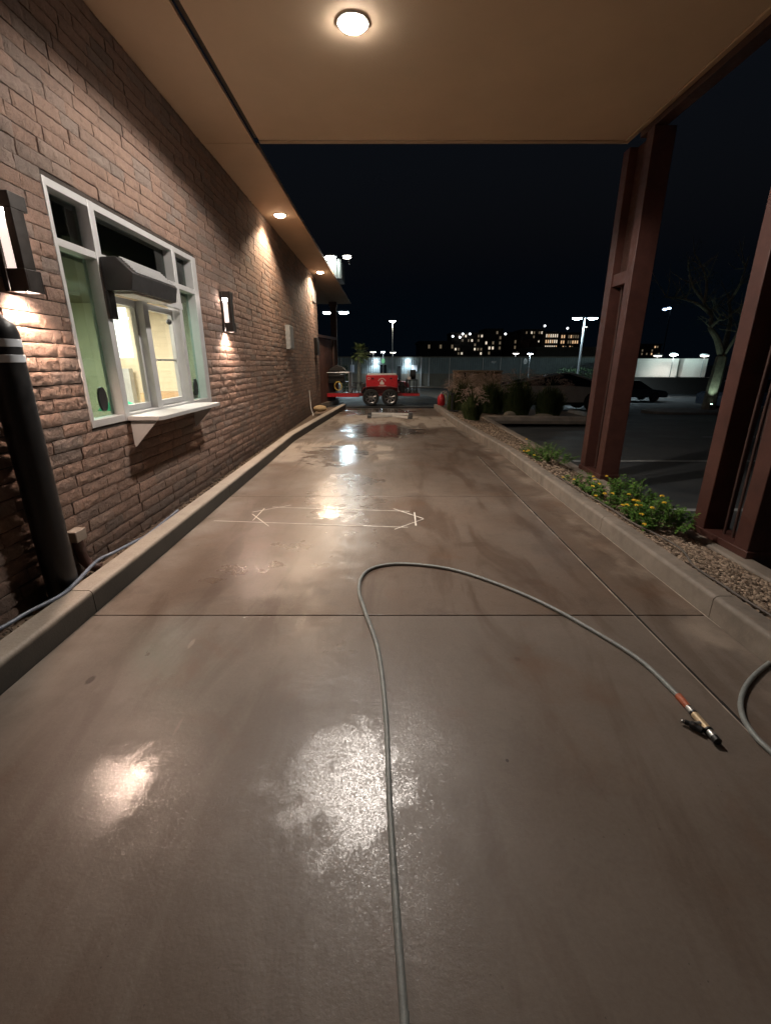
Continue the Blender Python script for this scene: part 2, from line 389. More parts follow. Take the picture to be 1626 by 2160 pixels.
def dup(o, loc, label, rz=None, group=None):
    def cp_(a, par):
        c = a.copy(); COL.objects.link(c); c.parent = par
        for ch in a.children: cp_(ch, c)
        return c
    c = cp_(o, None); c.location = loc; c['label'] = label
    if rz is not None: c.rotation_euler = (0, 0, rz)
    return c
def struct(o): o['kind'] = 'structure'; return o
def lamp(kind, name, loc, power, col, size=.05, to=None, spot=None, blend=.2, parent=None):
    d = bpy.data.lights.new(name, kind); d.energy = power; d.color = col
    if kind == 'AREA': d.size = size
    else: d.shadow_soft_size = size
    if kind == 'SPOT': d.spot_size = R(spot); d.spot_blend = blend
    o = bpy.data.objects.new(name, d); COL.objects.link(o); o.location = loc
    if kind != 'POINT':
        dr = (Vector(to)-Vector(loc)) if to is not None else Vector((0, 0, -1))
        o.rotation_euler = dr.to_track_quat('-Z', 'Y').to_euler()
    return o

# ------------------------------------------------------------------ world
W = bpy.data.worlds.new('World'); S.world = W; W.use_nodes = True
wn, wl = W.node_tree.nodes, W.node_tree.links
sky = wn.new('ShaderNodeTexSky'); sky.sky_type = 'NISHITA'; sky.sun_disc = False
sky.sun_elevation = R(-4); sky.sun_rotation = R(200)
wl.new(sky.outputs[0], wn['Background'].inputs[0]); nb = wn.new('ShaderNodeBackground'); nb.inputs[0].default_value = (.25, .55, 1, 1); nb.inputs[1].default_value = .0034; ad = wn.new('ShaderNodeAddShader'); wl.new(wn['Background'].outputs[0], ad.inputs[0]); wl.new(nb.outputs[0], ad.inputs[1]); wl.new(ad.outputs[0], wn['World Output'].inputs[0]); wn['Background'].inputs[1].default_value = .15
sun = bpy.data.lights.new('night_fill', 'SUN'); sun.energy = .004; sun.angle = R(.5); sun.color = (.8, .88, 1)  # weak bluish sun lamp added as fill
suno = bpy.data.objects.new('night_fill', sun); COL.objects.link(suno); suno.rotation_euler = (R(50), 0, R(160))

# ------------------------------------------------------------------ ground
g = MB(); xs = [-120, -60, -30, -15, -8, -4, 0, 2.2, 2.3, 2.4, 2.5, 2.6, 2.7, 2.8, 3, 4, 6, 10, 16, 25, 40, 70, 120, 200, 350]
ys = [-15, -5, 0, 4, 8, 10, 12, 14, 16, 18, 20, 24, 28, 32, 38, 44, 50, 56, 60, 80, 120, 200, 350, 600]
for y in ys:
    for x in xs: g.v.append((x, y, gz(x, y)-.004))
nx = len(xs)
for j in range(len(ys)-1):
    for i in range(nx-1): g.f.append((j*nx+i, j*nx+i+1, (j+1)*nx+i+1, (j+1)*nx+i))
struct(g.build('ground', 'asphalt'))

WX = -2.2                                # brick wall plane
LK = [(-1.83, -4), (-1.83, 9.0), (-1.70, 11.0), (-1.36, 15.7)]     # lane-side face of the left kerb
RK = [(2.0, -4), (2.0, 7.5), (1.86, 9.5), (1.74, 11.5), (1.66, 15.7)]
def kx(K, y):
    for (a, b), (c, d) in zip(K, K[1:]):
        if y <= d: return a+(c-a)*(y-b)/(d-b)
    return K[-1][0]
# concrete slabs of the lane, with open joints between them
ln = MB(); js = [-4, 2.447, 5.065, 8.06, 10.37, 12.0, 13.6, 15.7]
for a, b in zip(js, js[1:]):
    a2, b2 = a+.004, b-.004
    yy = sorted({a2, b2, *[q for q in (7.494, 7.5, 9, 9.5, 11, 11.5) if a2 < q < b2]})
    for left, right in ((lambda y: kx(LK, y)+.002, lambda y: (1.5585 if y < 7.497 else kx(RK, y)-.006)), (lambda y: 1.5665, lambda y: kx(RK, y)-.006)):
        if right(a2) < left(a2)+.05 or (a > 8 and left(a2) > 1.5): continue
        y2 = [q for q in yy if not (left(1) > 1.5 and q > 7.497)]
        if len(y2) < 2: continue
        n = len(y2); vs = []
        for q in y2: vs += [(left(q), q, 0), (right(q), q, 0), (left(q), q, -.12), (right(q), q, -.12)]
        fs = []
        for i in range(n-1):
            o = 4*i; fs += [(o, o+1, o+5, o+4), (o+1, o+3, o+7, o+5), (o, o+4, o+6, o+2)]
        fs += [(0, 2, 3, 1), (4*n-4, 4*n-3, 4*n-1, 4*n-2)]
        ln.add(vs, fs)
lane = struct(ln.build('drive_lane', 'lane'))
bm = lane.modifiers.new('bevel', 'BEVEL'); bm.width = .004; bm.segments = 2; bm.limit_method = 'ANGLE'
MB().box(-2.3, -4, -.2, 2.0, 15.68, -.03).build('lane_base', 'dark')['kind'] = 'structure'

def kerb(K, side, w, z1, z0, joints, name, m, y0=-4, y1=15.7, rad=.025):
    mb = MB(); ed = [y0]+joints+[y1]
    for a, b in zip(ed, ed[1:]):
        a2, b2 = a+.003, b-.003
        yy = sorted({a2, b2, *[q for _, q in K if a2 < q < b2]})
        rs = []
        for q in yy:
            x = kx(K, q)
            prof = [(0, z0)]
            for k in range(5): t = R(90*k/4); prof.append((rad*(1-math.cos(t)), z1-rad+rad*math.sin(t)))
            prof += [(w-.01, z1), (w, z1-.01), (w, z0)]
            ring = [(x+side*u, q, v) for u, v in prof]
            rs.append(ring if side < 0 else ring[::-1])
        mb.rings(rs)
    return struct(mb.build(name, m))
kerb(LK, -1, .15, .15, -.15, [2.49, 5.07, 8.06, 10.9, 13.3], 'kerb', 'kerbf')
kerb(RK, 1, .135, .15, -.25, [2.42, 3.9, 5.6, 8.06, 10.37, 12.6], 'kerb', 'kerb', rad=.03)
# pale top of the left kerb belongs to the walk strip cast behind its edge
OKB = [(2.80, -4), (2.80, 13.3)]
kerb(OKB, 1, .15, .0, -.5, [-1, 2, 5, 8, 11], 'kerb', 'kerb', y1=13.3)
# strip between wall and kerb
st = MB()
for a, b in zip([-4, 2.0, 9.0, 11.0], [2.0, 9.0, 11.0, 15.7]):
    st.add([(WX-.02, a, .02), (kx(LK, a)-.15, a, .06), (kx(LK, b)-.15, b, .06), (WX-.02, b, .02)], [(0, 1, 2, 3)])
struct(st.build('path_strip', 'soil'))

# planter bed and its gravel
pb = MB()
def pz(x): return .125-.16*(x-2.13)/.67 if x > 2.13 else .125
ya = [-4, 0, 2, 4, 6, 8, 10, 12, 13.3]
for a, b in zip(ya, ya[1:]):
    xa, xb = kx(RK, a)+.13, kx(RK, b)+.13
    pb.add([(xa, a, .125), (2.81, a, -.03), (2.81, b, -.03), (xb, b, .125)], [(0, 1, 2, 3)])
# wide island behind
pb.add([(kx(RK, 13.3)+.13, 13.3, .125), (2.81, 13.3, -.03), (6.3, 13.55, -.12), (6.6, 16.6, -.2), (1.79, 15.7, .1), (1.79, 17.2, .0)], [(0, 1, 2, 3, 5, 4)])
pb.add([(3.3, 13.3, -.12), (6.35, 13.3, -.12), (6.3, 13.55, -.12), (2.81, 13.3, -.03)], [(0, 1, 2, 3)])
struct(pb.build('planter_bed', 'soil'))
ik = MB()
ik.tube(spline([(2.88, 13.22, -.09), (4.0, 13.25, -.1), (5.6, 13.3, -.12), (6.3, 13.5, -.14), (6.6, 14.2, -.16), (6.65, 16.4, -.22)], 6), .13, 8)
struct(ik.build('kerb', 'kerb'))
gm = MB()
random.seed(3)
def stone(mb, x, y, z, r):
    a, b, c = r*random.uniform(.8, 1.4), r*random.uniform(.8, 1.4), r*random.uniform(.5, .9)
    t = random.uniform(0, 6.28); co_, si = math.cos(t), math.sin(t)
    vs = []
    for (u, v, w) in ((1, 0, 0), (0, 1, 0), (-1, 0, 0), (0, -1, 0), (.15, .1, 1), (-.1, .1, -1), (.6, .6, .5), (-.6, -.55, .5), (.6, -.5, .5), (-.55, .6, .5)):
        j = random.uniform(.8, 1.15); u *= a*j; v *= b*j; w *= c*j
        vs.append((x+u*co_-v*si, y+u*si+v*co_, z+w))
    mb.add(vs, [(0, 6, 8), (6, 1, 9), (9, 2, 7), (7, 3, 8), (6, 9, 4), (9, 7, 4), (7, 8, 4), (8, 6, 4), (0, 1, 6), (1, 2, 9), (2, 3, 7), (3, 0, 8), (1, 0, 5), (2, 1, 5), (3, 2, 5), (0, 3, 5)])
def pt_in_bed(y0, y1):
    y = random.uniform(y0, y1); x0 = kx(RK, y)+.15; x = random.uniform(x0, 2.79)
    return x, y, .125-.155*(x-x0)/(2.81-x0)
for _ in range(6500):
    x, y, z = pt_in_bed(1.6, 5.4); stone(gm, x, y, z, random.uniform(.007, .017))
for _ in range(3200):
    x, y, z = pt_in_bed(5.4, 13.3); stone(gm, x, y, z, random.uniform(.009, .02))
tag(gm.build('gravel', leaf_material('gravel_pebble', (.12, .085, .06), (.50, .38, .28)), flat=True), 'brown and tan gravel covering the narrow planter bed', 'gravel', kind='stuff')
gm2 = MB()
for _ in range(1500):
    y = random.uniform(.8, 10.); x = random.uniform(WX+.01, kx(LK, y)-.16); stone(gm2, x, y, .03+.03*random.random(), random.uniform(.005, .013))
tag(gm2.build('gravel', leaf_material('dark_pebble', (.05, .038, .03), (.2, .15, .11)), flat=True), 'dark grit in the strip between brick wall and kerb', 'gravel', kind='stuff')

# pale saw-cut outline on the lane and the parking stripes
lm = MB()
def strip(p, q, w, z=.003):
    p, q = Vector(p), Vector(q); d = (q-p).normalized(); s = Vector((-d.y, d.x))*w/2; n = max(1, int((q-p).length/.12))
    for k in range(n):
        a, b = p.lerp(q, k/n), p.lerp(q, (k+1)/n)
        w1 = random.uniform(.6, 1.25); w2 = random.uniform(.6, 1.25)
        lm.add([(*(a-s*w1), z), (*(b-s*w2), z), (*(b+s*w2), z), (*(a+s*w1), z)], [(0, 1, 2, 3)])
def g0(px, py): a, b, c = ray(px, py); t = -CAM_H/c; return (a*t, b*t)
for i, (a, b) in enumerate([((575, 1070), (864, 1079)), ((451, 1099), (860, 1113)), ((532, 1081), (614, 1066)), ((558, 1073), (533, 1099)), ((532, 1085), (567, 1111)),
             ((830, 1074), (893, 1095)), ((874, 1082), (877, 1110)), ((893, 1096), (832, 1118))]):
    strip(g0(*a), g0(*b), .012, .003+.0006*i)
struct(lm.build('lane_marking', 'chalk'))
lm = MB(); strip((1.562, -3), (1.562, 7.49), .014, .0015); struct(lm.build('joint_sealant', 'dark'))
lm = MB(); strip((1.549, -1), (1.549, 7.49), .006, .0022); struct(lm.build('joint_sealant', 'line'))
lm = MB(); k1, k2 = (1.992, 2.3), (1.992, 7.4)
strip(k1, k2, .007, .0025); struct(lm.build('joint_sealant', 'line'))
lm = MB()
def lot(x0, x1, y, w=.1):
    n = 12
    for i in range(n):
        xa, xb = x0+(x1-x0)*i/n, x0+(x1-x0)*(i+1)/n
        lm.add([(xa, y-w/2, gz(xa, y)+.004), (xb, y-w/2, gz(xb, y)+.004), (xb, y+w/2, gz(xb, y+w)+.004), (xa, y+w/2, gz(xa, y+w)+.004)], [(0, 1, 2, 3)])
lot(3.3, 8.5, 7.75); lot(3.2, 8.5, 5.0); lot(7.5, 12, 10.6); lot(14, 26, 20.5)
struct(lm.build('parking_stripe', 'lotline'))

# ------------------------------------------------------------------ restaurant building
B = thing('restaurant_building', (WX, 8, 0), 'brown rock-face brick restaurant wall with white-framed serving window and tan eave', 'building')
bw = MB(); random.seed(11)
CH = .088; z = -.14; row = 0
WIN = (3.385, 5.815, 1.03, 2.64)         # y0 y1 z0 z1 of the opening
while z < 4.0:
    z0, z1 = z+.003, z+CH-.003
    y = .2-random.uniform(0, .3)
    while y < 15.7:
        L = random.choice((.305, .305, .305, .20, .25)); a, b = y+.003, min(y+L-.003, 15.7); y += L
        segs = [(a, b)]
        if z1 > WIN[2] and z0 < WIN[3]:
            segs = []
            if a < WIN[0]: segs.append((a, min(b, WIN[0])))
            if b > WIN[1]: segs.append((max(a, WIN[1]), b))
            if not segs: continue
        za, zb = z0, z1
        for a, b in segs:
            if b-a < .02: continue
            if a < WIN[1] and b > WIN[0] and z0 < WIN[2] < z1: zb = WIN[2]
            if a < WIN[1] and b > WIN[0] and z0 < WIN[3] < z1: za = WIN[3]+.012
            near = a < 7.5
            nu, nv = (12, 5) if a < 4.6 else ((8, 4) if near else (4, 2))
            base = WX+random.uniform(-.004, .005); amp = .0075 if near else .005
            g_ = []
            for i in range(nu+1):
                col_ = []
                for j in range(nv+1):
                    u, v = i/nu, j/nv; e = i in (0, nu) or j in (0, nv)
                    yy = a+(b-a)*u; zz = za+(zb-za)*v
                    nz_ = mnoise.noise(Vector((yy*20, zz*26, row*3.1+a*5)))+.55*mnoise.noise(Vector((yy*55, zz*70, row*1.7)))
                    x = base+(amp*nz_+random.uniform(-.0018, .0024)+.003 if not e else -.0015+amp*.5*nz_+random.uniform(-.0035, .0015))
                    if e: yy += random.uniform(-.001, .001); zz += random.uniform(-.0012, .0012)
                    col_.append((x, yy, zz))
                g_.append(col_)
            o = len(bw.v)
            for c_ in g_: bw.v += c_
            for i in range(nu):
                for j in range(nv):
                    q = o+i*(nv+1)+j; bw.f.append((q, q+nv+1, q+nv+2, q+1))
            # returns into the mortar
            per = [(i, 0) for i in range(nu+1)]+[(nu, j) for j in range(1, nv+1)]+[(i, nv) for i in range(nu-1, -1, -1)]+[(0, j) for j in range(nv-1, 0, -1)]
            o2 = len(bw.v)
            for i, j in per: bw.v.append((WX-.035, g_[i][j][1], g_[i][j][2]))
            m_ = len(per)
            for k in range(m_):
                i, j = per[k]; i2, j2 = per[(k+1) % m_]
                bw.f.append((o+i*(nv+1)+j, o2+k, o2+(k+1) % m_, o+i2*(nv+1)+j2))
    z += CH; row += 1
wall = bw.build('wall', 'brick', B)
def mortar_poly(mb, x0, x1):
    a, b, c, d = WIN
    for (y0, y1, z0, z1) in ((-4, a, -.3, 4.02), (b, 15.68, -.3, 4.02), (a, b, -.3, c), (a, b, d, 4.02)): mb.box(x0, y0, z0, x1, y1, z1)
mm = MB(); mortar_poly(mm, WX-.10, WX-.010); mm.build('mortar', 'mortar', wall)
# body behind, roof and eave
MB().box(-9, 15.0, -.3, WX-.11, 15.66, 4.0).box(-9.3, -4, -.3, -9, 15.66, 4.0).build('side_wall', 'sidl', B)
MB().box(-9, -4, 4.03, -1.72, 22, 4.06).build('roof', 'sidl', B)
sf = MB().box(WX-.08, -4, 4.0, -1.575, 6.5, 4.028).box(WX-.08, 6.51, 4.0, -1.575, 22, 4.028).box(-4.4, 15.7, 4.0, WX-.085, 22, 4.028)
sf.build('soffit', 'soffit', B)
MB().box(-1.57, 6.62, 3.985, -1.555, 22.0, 4.045).box(-4.4, 22.005, 3.985, -1.555, 22.03, 4.045).build('fascia', 'trim', B)
MB().box(-1.57, -4, 4.05, -1.50, 6.5, 4.2).build('expansion_gap', mat('joint_shadow_brown', (.10, .075, .055), .9), B)
# lit corrugated sign tower above the eave
tw = MB(); n = 26
pts = []
for i in range(n+1):
    x = -2.9+(1.50)*i/n; pts.append((x, 16.0-(.025 if i % 2 else 0)))
for i in range(n):
    tw.add([(pts[i][0], pts[i][1], 4.065), (pts[i+1][0], pts[i+1][1], 4.065), (pts[i+1][0], pts[i+1][1], 4.62), (pts[i][0], pts[i][1], 4.62)], [(0, 1, 2, 3)])
tw.box(-2.9, 16.01, 4.065, -1.41, 17.2, 4.62); tw.build('corrugated_tower', 'corr', B)

# serving window
y0, y1, zb, zt = WIN
F0, F1 = WX-.11, WX+.006
win = MB()
fw = .045
for a, b in ((y0, y0+.035), (3.84, 3.915), (5.20, 5.275), (5.69, y1)): win.box(F0, a, zb, F1, b, zt)
for a, b in ((y0+.035, 3.84), (3.915, 5.20), (5.275, 5.69)):
    win.box(F0+.003, a, zt-.05, F1-.003, b, zt); win.box(F0+.003, a, zb, F1-.003, b, zb+.055)
    win.box(F0+.003, a, 2.245, F1-.003, b, 2.295)
wf = win.build('window', 'alu', B, bev=.003)
wf['label'] = 'white aluminium serving window with four dark upper panes'
gt = glass('green_tinted_glass', (.43, .54, .50)); gd = glass('transom_glass', (.40, .46, .44)); gc = glass('clear_glass', (.93, .95, .93))
GX = WX-.085
for a, b, c, d, m in ((y0+.035, 3.84, 2.295, zt-.05, gd), (3.915, 5.20, 2.295, zt-.05, gd), (5.275, 5.69, 2.295, zt-.05, gd),
                      (y0+.035, 3.84, zb+.055, 2.245, gt), (5.275, 5.69, zb+.055, 2.245, gt), (3.96, 4.43, 1.13, 1.99, gc), (4.55, 5.15, 1.13, 1.99, gc)):
    MB().box(GX-.003, a-.005, c-.005, GX+.003, b+.005, d+.005).build('pane', m, wf)
for a, b, off in ((3.93, 4.46, -.03), (4.49, 5.18, .0)):
    q = MB(); x0, x1 = GX-.018+off*.3, GX+.022+off*.3
    q.box(x0, a, 1.09, x1, a+.04, 2.03).box(x0, b-.04, 1.09, x1, b, 2.03).box(x0, a+.04, 1.09, x1, b-.04, 1.14).box(x0, a+.04, 1.975, x1, b-.04, 2.03)
    q.build('sash', 'alu', wf)
MB().box(WX-.12, 4.45, 1.07, WX-.005, 4.545, 2.03).build('mullion', 'alu', wf, bev=.003)
MB().box(GX-.012, 4.56, 1.515, GX+.012, 5.14, 1.532).build('rail', 'steel', wf)
MB().ball((GX+.03, 5.05, 1.90), .028).build('latch', 'black', wf)
for yy in (3.70, 5.56):
    MB().prism([(yy+.055*math.cos(t*math.pi/8), 1.22+.095*math.sin(t*math.pi/8)) for t in range(16)], 'x', GX+.004, GX+.02).build('speaker_disc', 'black', wf)
# stainless counter shelf and brackets
sh = MB().prism([(WX+.008, 3.86), (-1.925, 3.86), (-1.90, 3.90), (-1.90, 5.27), (-1.925, 5.31), (WX+.008, 5.31)], 'z', 1.03, 1.066).build('counter_shelf', 'alu', wf, bev=.004)
for yy in (3.90, 5.22):
    MB().prism([(WX+.008, 1.028), (-1.96, 1.028), (WX+.02, .80), (WX+.008, .80)], 'y', yy, yy+.012).build('bracket', 'alu', wf)
# air curtain hood over the sliders
hp = [(WX+.008, 2.27), (-2.075, 2.275), (-1.955, 2.16), (-1.985, 2.035), (WX+.008, 2.035)]
hd = MB().prism(hp, 'y', 3.87, 4.66).build('air_curtain_hood', 'hood', wf, bev=.006)
gr_ = MB()
for k in range(7):
    t = k/6; x = -2.07+t*.105; zz = 2.277-t*.10
    gr_.box(x-.006, 3.93, zz-.002, x+.004, 4.60, zz+.006)
gr_.build('louvre', 'alu', hd)
MB().box(WX+.008, 3.87, 1.83, WX+.03, 3.955, 2.033).build('side_flap', 'hood', hd)
MB().box(WX+.02, 3.96, 2.022, -2.02, 4.64, 2.034).build('under_panel', 'white', hd)
MB().box(WX+.008, 3.93, 2.03, WX+.05, 5.19, 2.09).build('header', 'alu', wf)
MB().prism([(WX+.051, 2.24), (-2.02, 2.15), (-2.08, 2.04), (WX+.051, 2.04)], 'y', 4.665, 4.80).build('end_bracket', 'alu', hd)
# room behind the window
rm = MB()
rm.box(-4.6, 3.0, 2.62, WX-.12, 6.65, 2.66)
rm.build('upper_ceiling', 'dark', B)
MB().box(-4.6, 3.0, 2.26, WX-.28, 6.6, 2.29).box(WX-.28, 3.0, 2.26, WX-.25, 6.6, 2.62).build('bulkhead', 'inbrown', B)
iw = MB().box(-4.6, 6.6, 0, -2.32, 6.66, 2.26)
k = 0.1
iwo = iw.build('interior_wall', 'cream', B)
gl_ = MB()
while k < 2.2: gl_.box(-4.5, 6.597, k, -2.33, 6.5995, k+.002); k += .075
gl_.build('wall_line', mat('cream_groove', (.70, .58, .42), .7), iwo)
MB().box(-4.66, 3.0, 0, -4.6, 6.66, 2.26).box(-4.6, 2.95, 0, -2.32, 3.0, 2.26).box(-4.6, 3.0, 0, -2.32, 6.6, .02).build('room_shell', 'inpale', B)
MB().box(-3.0, 3.05, .9, -2.36, 6.5, .95).build('worktop', 'alu', B)
MB().box(-3.70, 6.55, 1.56, -3.50, 6.59, 2.2).build('light_panel', emit('panel_light', (.95, 1, .97), 2.2), B)
MB().box(-3.60, 6.4, .95, -3.50, 6.5, 1.42).build('door_post', 'alu', B)
MB().box(-2.50, 6.35, 0, -2.33, 6.55, 2.2).build('pilaster', 'inpale', B)
MB().cyl((-3.75, 6.3, .95), (-3.75, 6.3, 2.25), .012).cyl((-3.66, 6.3, .95), (-3.66, 6.3, 2.25), .012).build('conduit', 'black', B)
lamp('AREA', 'kitchen_light', (-3.3, 4.9, 2.2), 125, (1, .93, .80), 1.0)
tag(MB().box(-3.05, 5.75, .952, -2.48, 6.1, 1.14).build('cardboard_box', 'card', loc=(-2.8, 5.9, .952)), 'brown cardboard box on the worktop inside the serving window', 'box')
bm_ = MB(); c = Vector((-3.2, 5.75, .952))
bm_.prism([(-3.42, .952), (-2.98, .952), (-3.08, .995), (-3.22, 1.06), (-3.30, 1.045)], 'y', 5.4, 5.7)
tag(bm_.build('green_cloth', 'green', loc=(-3.2, 5.55, .952), bev=.01), 'crumpled green cloth left of the cardboard box inside the window', 'cloth')
pp = MB()
for k in range(5): pp.box(-2.98+.012*k, 5.2, .953+k*.008, -2.80+.01*k, 5.45, .959+k*.008)
tag(pp.build('paper_stack', 'white', loc=(-2.9, 5.3, .953)), 'small stack of white papers on the worktop between cloth and box', 'paper')

# downspout stub at the wall foot
dp = thing('downspout_stub', (WX+.05, 2.92, .03), 'dark curved drain stub with tan collar at the foot of the brick wall', 'drain pipe')
MB().box(WX-.01, 2.87, .31, WX+.07, 2.98, .39).build('collar', 'kerb', dp, bev=.006)
MB().tube(spline([(WX+.035, 2.92, .32), (WX+.037, 2.925, .2), (WX+.06, 2.94, .12), (WX+.12, 2.97, .07)], 6), .035, 12).build('spout', 'rustd', dp)

# fence and patio column beyond the wall
fe = thing('board_fence', (-2.1, 15.75, 0), 'dark red-brown vertical board fence at the far end of the brick wall', 'fence')
fb = MB(); p0, p1 = Vector((-2.3, 15.75)), Vector((-1.98, 17.8)); n = 14
for i in range(n):
    a, b = p0.lerp(p1, i/n), p0.lerp(p1, (i+.95)/n); h = 2.28+random.uniform(-.01, .01)
    fb.add([(a.x, a.y, .06), (b.x, b.y, .06), (b.x, b.y, h), (a.x, a.y, h), (a.x-.03, a.y, .06), (b.x-.03, b.y, .06), (b.x-.03, b.y, h), (a.x-.03, a.y, h)],
           [(0, 1, 2, 3), (5, 4, 7, 6), (3, 2, 6, 7), (1, 5, 6, 2), (4, 0, 3, 7)])
fb.build('board', 'wood', fe, flat=True)
MB().box(-2.02, 17.8, 0, -1.92, 17.9, 2.32).build('post', 'rustd', fe)
MB().add([(-2.34, 15.74, 2.30), (-1.94, 17.86, 2.30), (-1.94, 17.86, 2.38), (-2.34, 15.74, 2.38), (-2.24, 15.74, 2.30), (-1.84, 17.86, 2.30), (-1.84, 17.86, 2.38), (-2.24, 15.74, 2.38)],
         [(4, 5, 6, 7), (0, 3, 2, 1), (3, 7, 6, 2), (0, 1, 5, 4), (0, 4, 7, 3), (1, 2, 6, 5)]).build('cap_rail', 'rustd', fe)
MB().add([(-2.25, 15.73, 0), (-1.80, 17.86, 0), (-1.80, 17.86, .14), (-2.25, 15.73, .14), (-2.38, 15.73, 0), (-1.95, 17.86, 0), (-1.95, 17.86, .14), (-2.38, 15.73, .14)],
         [(0, 1, 2, 3), (3, 2, 6, 7), (0, 3, 7, 4), (1, 5, 6, 2)]).build('footing', 'kerb', fe)
tag(MB().box(-2.42, 21.3, 0, -2.16, 21.56, 3.99).box(-2.46, 21.26, 3.8, -2.12, 21.6, 3.99).build('eave_column', 'rust', loc=(-2.3, 21.4, 0), bev=.01), 'tall reddish column holding the far end of the eave', 'column')

# wall-mounted boxes
def wallbox(yc, zc, h, w, label, m='box'):
    t = thing('junction_box', (WX, yc, zc), label, 'electrical box', 'metal boxes on the brick wall')
    MB().box(WX+.004, yc-w/2, zc-h/2, WX+.10, yc+w/2, zc+h/2).build('housing', m, t, bev=.006)
    MB().box(WX+.102, yc-w/2+.02, zc-h/2+.02, WX+.112, yc+w/2-.02, zc+h/2-.02).build('cover', m, t, bev=.003)
wallbox(10.75, 2.03, .50, .40, 'pale grey metal box on the brick wall past the second sconce')
wallbox(14.9, 1.97, .50, .40, 'darker grey metal box near the far end of the brick wall', 'hood')
tag(MB().box(WX+.004, 14.75, 3.25, WX+.03, 15.35, 3.6).build('wall_plate', 'box', loc=(WX, 15, 3.4), bev=.004), 'small pale plate high on the brick wall beside its far corner', 'wall plate')

# ------------------------------------------------------------------ canopy
Cn = thing('canopy', (.65, 4, 4), 'tan stucco canopy roof spanning the lane between wall and steel columns', 'canopy')
MB().box(-1.50, -4, 4.0, 2.84, 6.42, 4.3).build('roof_panel', 'soffit', Cn)
MB().box(-1.50, 6.424, 3.985, 2.90, 6.49, 4.32).box(2.845, -4, 3.985, 2.90, 6.42, 4.32).build('edge_trim', 'trim', Cn, bev=.006)
MB().box(2.905, -4, 3.93, 3.04, 6.2, 4.3).build('edge_beam', 'rustd', Cn)

def downlight(x, y, r, label, group, col, watt, spot, blend, es, to=None):
    t = thing('downlight', (x, y, 4.0), label, 'ceiling light', group)
    n = 32
    MB().lathe((x, y, 3.955), [(.02, 0), (r*.55, .004), (r*.85, .016), (r-.004, .032)], 28).build('lens', emit('lens_%g_%g' % (es, col[2]), col, es), t)
    MB().rings([[(x+rr*math.cos(2*math.pi*j/n), y+rr*math.sin(2*math.pi*j/n), zz) for j in range(n)] for rr, zz in ((r, 3.999), (r, 3.988), (r+.012, 3.988), (r+.016, 3.999))], cap=False).build('trim_ring', 'white', t)
    lamp('SPOT', 'downlight_beam', (x, y, 3.945), watt, col, r*.9, to=to or (x, y, 0), spot=spot, blend=blend)
    return t
downlight(-.253, 4.486, .11, 'largest bright round light recessed in the canopy ceiling', 'round lights in canopy and eave', (1, .91, .82), 680, 158, .2, 130)
downlight(-1.88, 9.24, .10, 'nearer warm round light in the eave soffit above the brick wall', 'round lights in canopy and eave', (1, .76, .54), 420, 135, .4, 45)
downlight(-1.90, 14.57, .10, 'farther warm round light in the eave soffit near the wall end', 'round lights in canopy and eave', (1, .76, .54), 420, 158, .4, 45)
# eave-roof floodlights on the sign tower
def flood(x, y, z, label, col, watt, to, spot=130, es=60, r=.12):
    t = thing('floodlight', (x, y, z), label, 'floodlight', 'floodlights at the sign tower')
    MB().ball((x, y, z+.03), r*1.25, r*1.1, r*.42, 16, 8).build('housing', 'poleg', t)
    MB().ball((x, y-.02, z-.015), r*1.02, r*.9, r*.34, 16, 8).build('lens', emit('flood_%g' % es, col, es), t)
    MB().cyl((x, y+.05, z+.02), (x, 16.03, z+.02), .018).build('arm', 'poleg', t)
    lamp('SPOT', 'flood_beam', (x, y, z-.08), watt, col, .08, to=to, spot=spot, blend=.4)
p = at(732, 541, 14.9); flood(p.x, p.y, p.z, 'round floodlight hanging in front of the corrugated tower, right of its edge', (1, .90, .76), 90, (p.x-.1, p.y-1.5, 0), 125, 30, .12)
p = at(697, 542, 15.78); flood(p.x, p.y, p.z, 'wide white floodlight shining down the corrugated tower face', (.90, 1, .96), 5, (p.x, 15.98, 3.9), 160, 90, .17)

# ------------------------------------------------------------------ wall sconces
def sconce(yc, label):
    zc = 2.14
    t = thing('wall_sconce', (WX, yc, zc), label, 'wall lamp', 'bronze sconces beside the serving window')
    w, d = .065, .14; X0 = WX+.006
    b = MB()
    b.box(X0, yc-w, zc-.25, X0+.03, yc+w, zc+.25)                 # back plate
    b.box(X0+.032, yc-w, zc+.17, X0+d, yc+w, zc+.25)              # top block
    b.box(X0+.032, yc-w, zc-.25, X0+d, yc-w+.01, zc-.13).box(X0+.032, yc+w-.01, zc-.25, X0+d, yc+w, zc-.13).box(X0+d-.01, yc-w+.01, zc-.25, X0+d, yc+w-.01, zc-.13)
    b.box(X0+d-.045, yc-w, zc-.13, X0+d, yc+w-.035, zc+.17)            # front plate
    b.build('housing', 'bronze', t, bev=.003)
    MB().box(X0+.034, yc-w+.013, zc-.13, X0+d-.048, yc+w-.013, zc+.17).build('diffuser', emit('sconce_glow', (1, .80, .70), 1.1), t)
    MB().box(X0+.033, yc-w+.004, zc+.14, X0+d-.049, yc+w-.004, zc+.169).build('lens', emit('sconce_lens', (1, .80, .70), 160), t)
    MB().box(X0+.034, yc-w+.012, zc-.235, X0+d-.012, yc+w-.012, zc-.20).build('lens', emit('sconce_lens', (1, .80, .70), 160), t)
    lamp('SPOT', 'sconce_beam', (X0+.085, yc, zc-.26), 60, (1, .70, .53), .03, to=(X0+.05, yc, 0), spot=140, blend=.6)
sconce(2.92, 'bronze box sconce glowing on the brick wall left of the serving window')
sconce(6.58, 'bronze box sconce glowing on the brick wall right of the serving window')

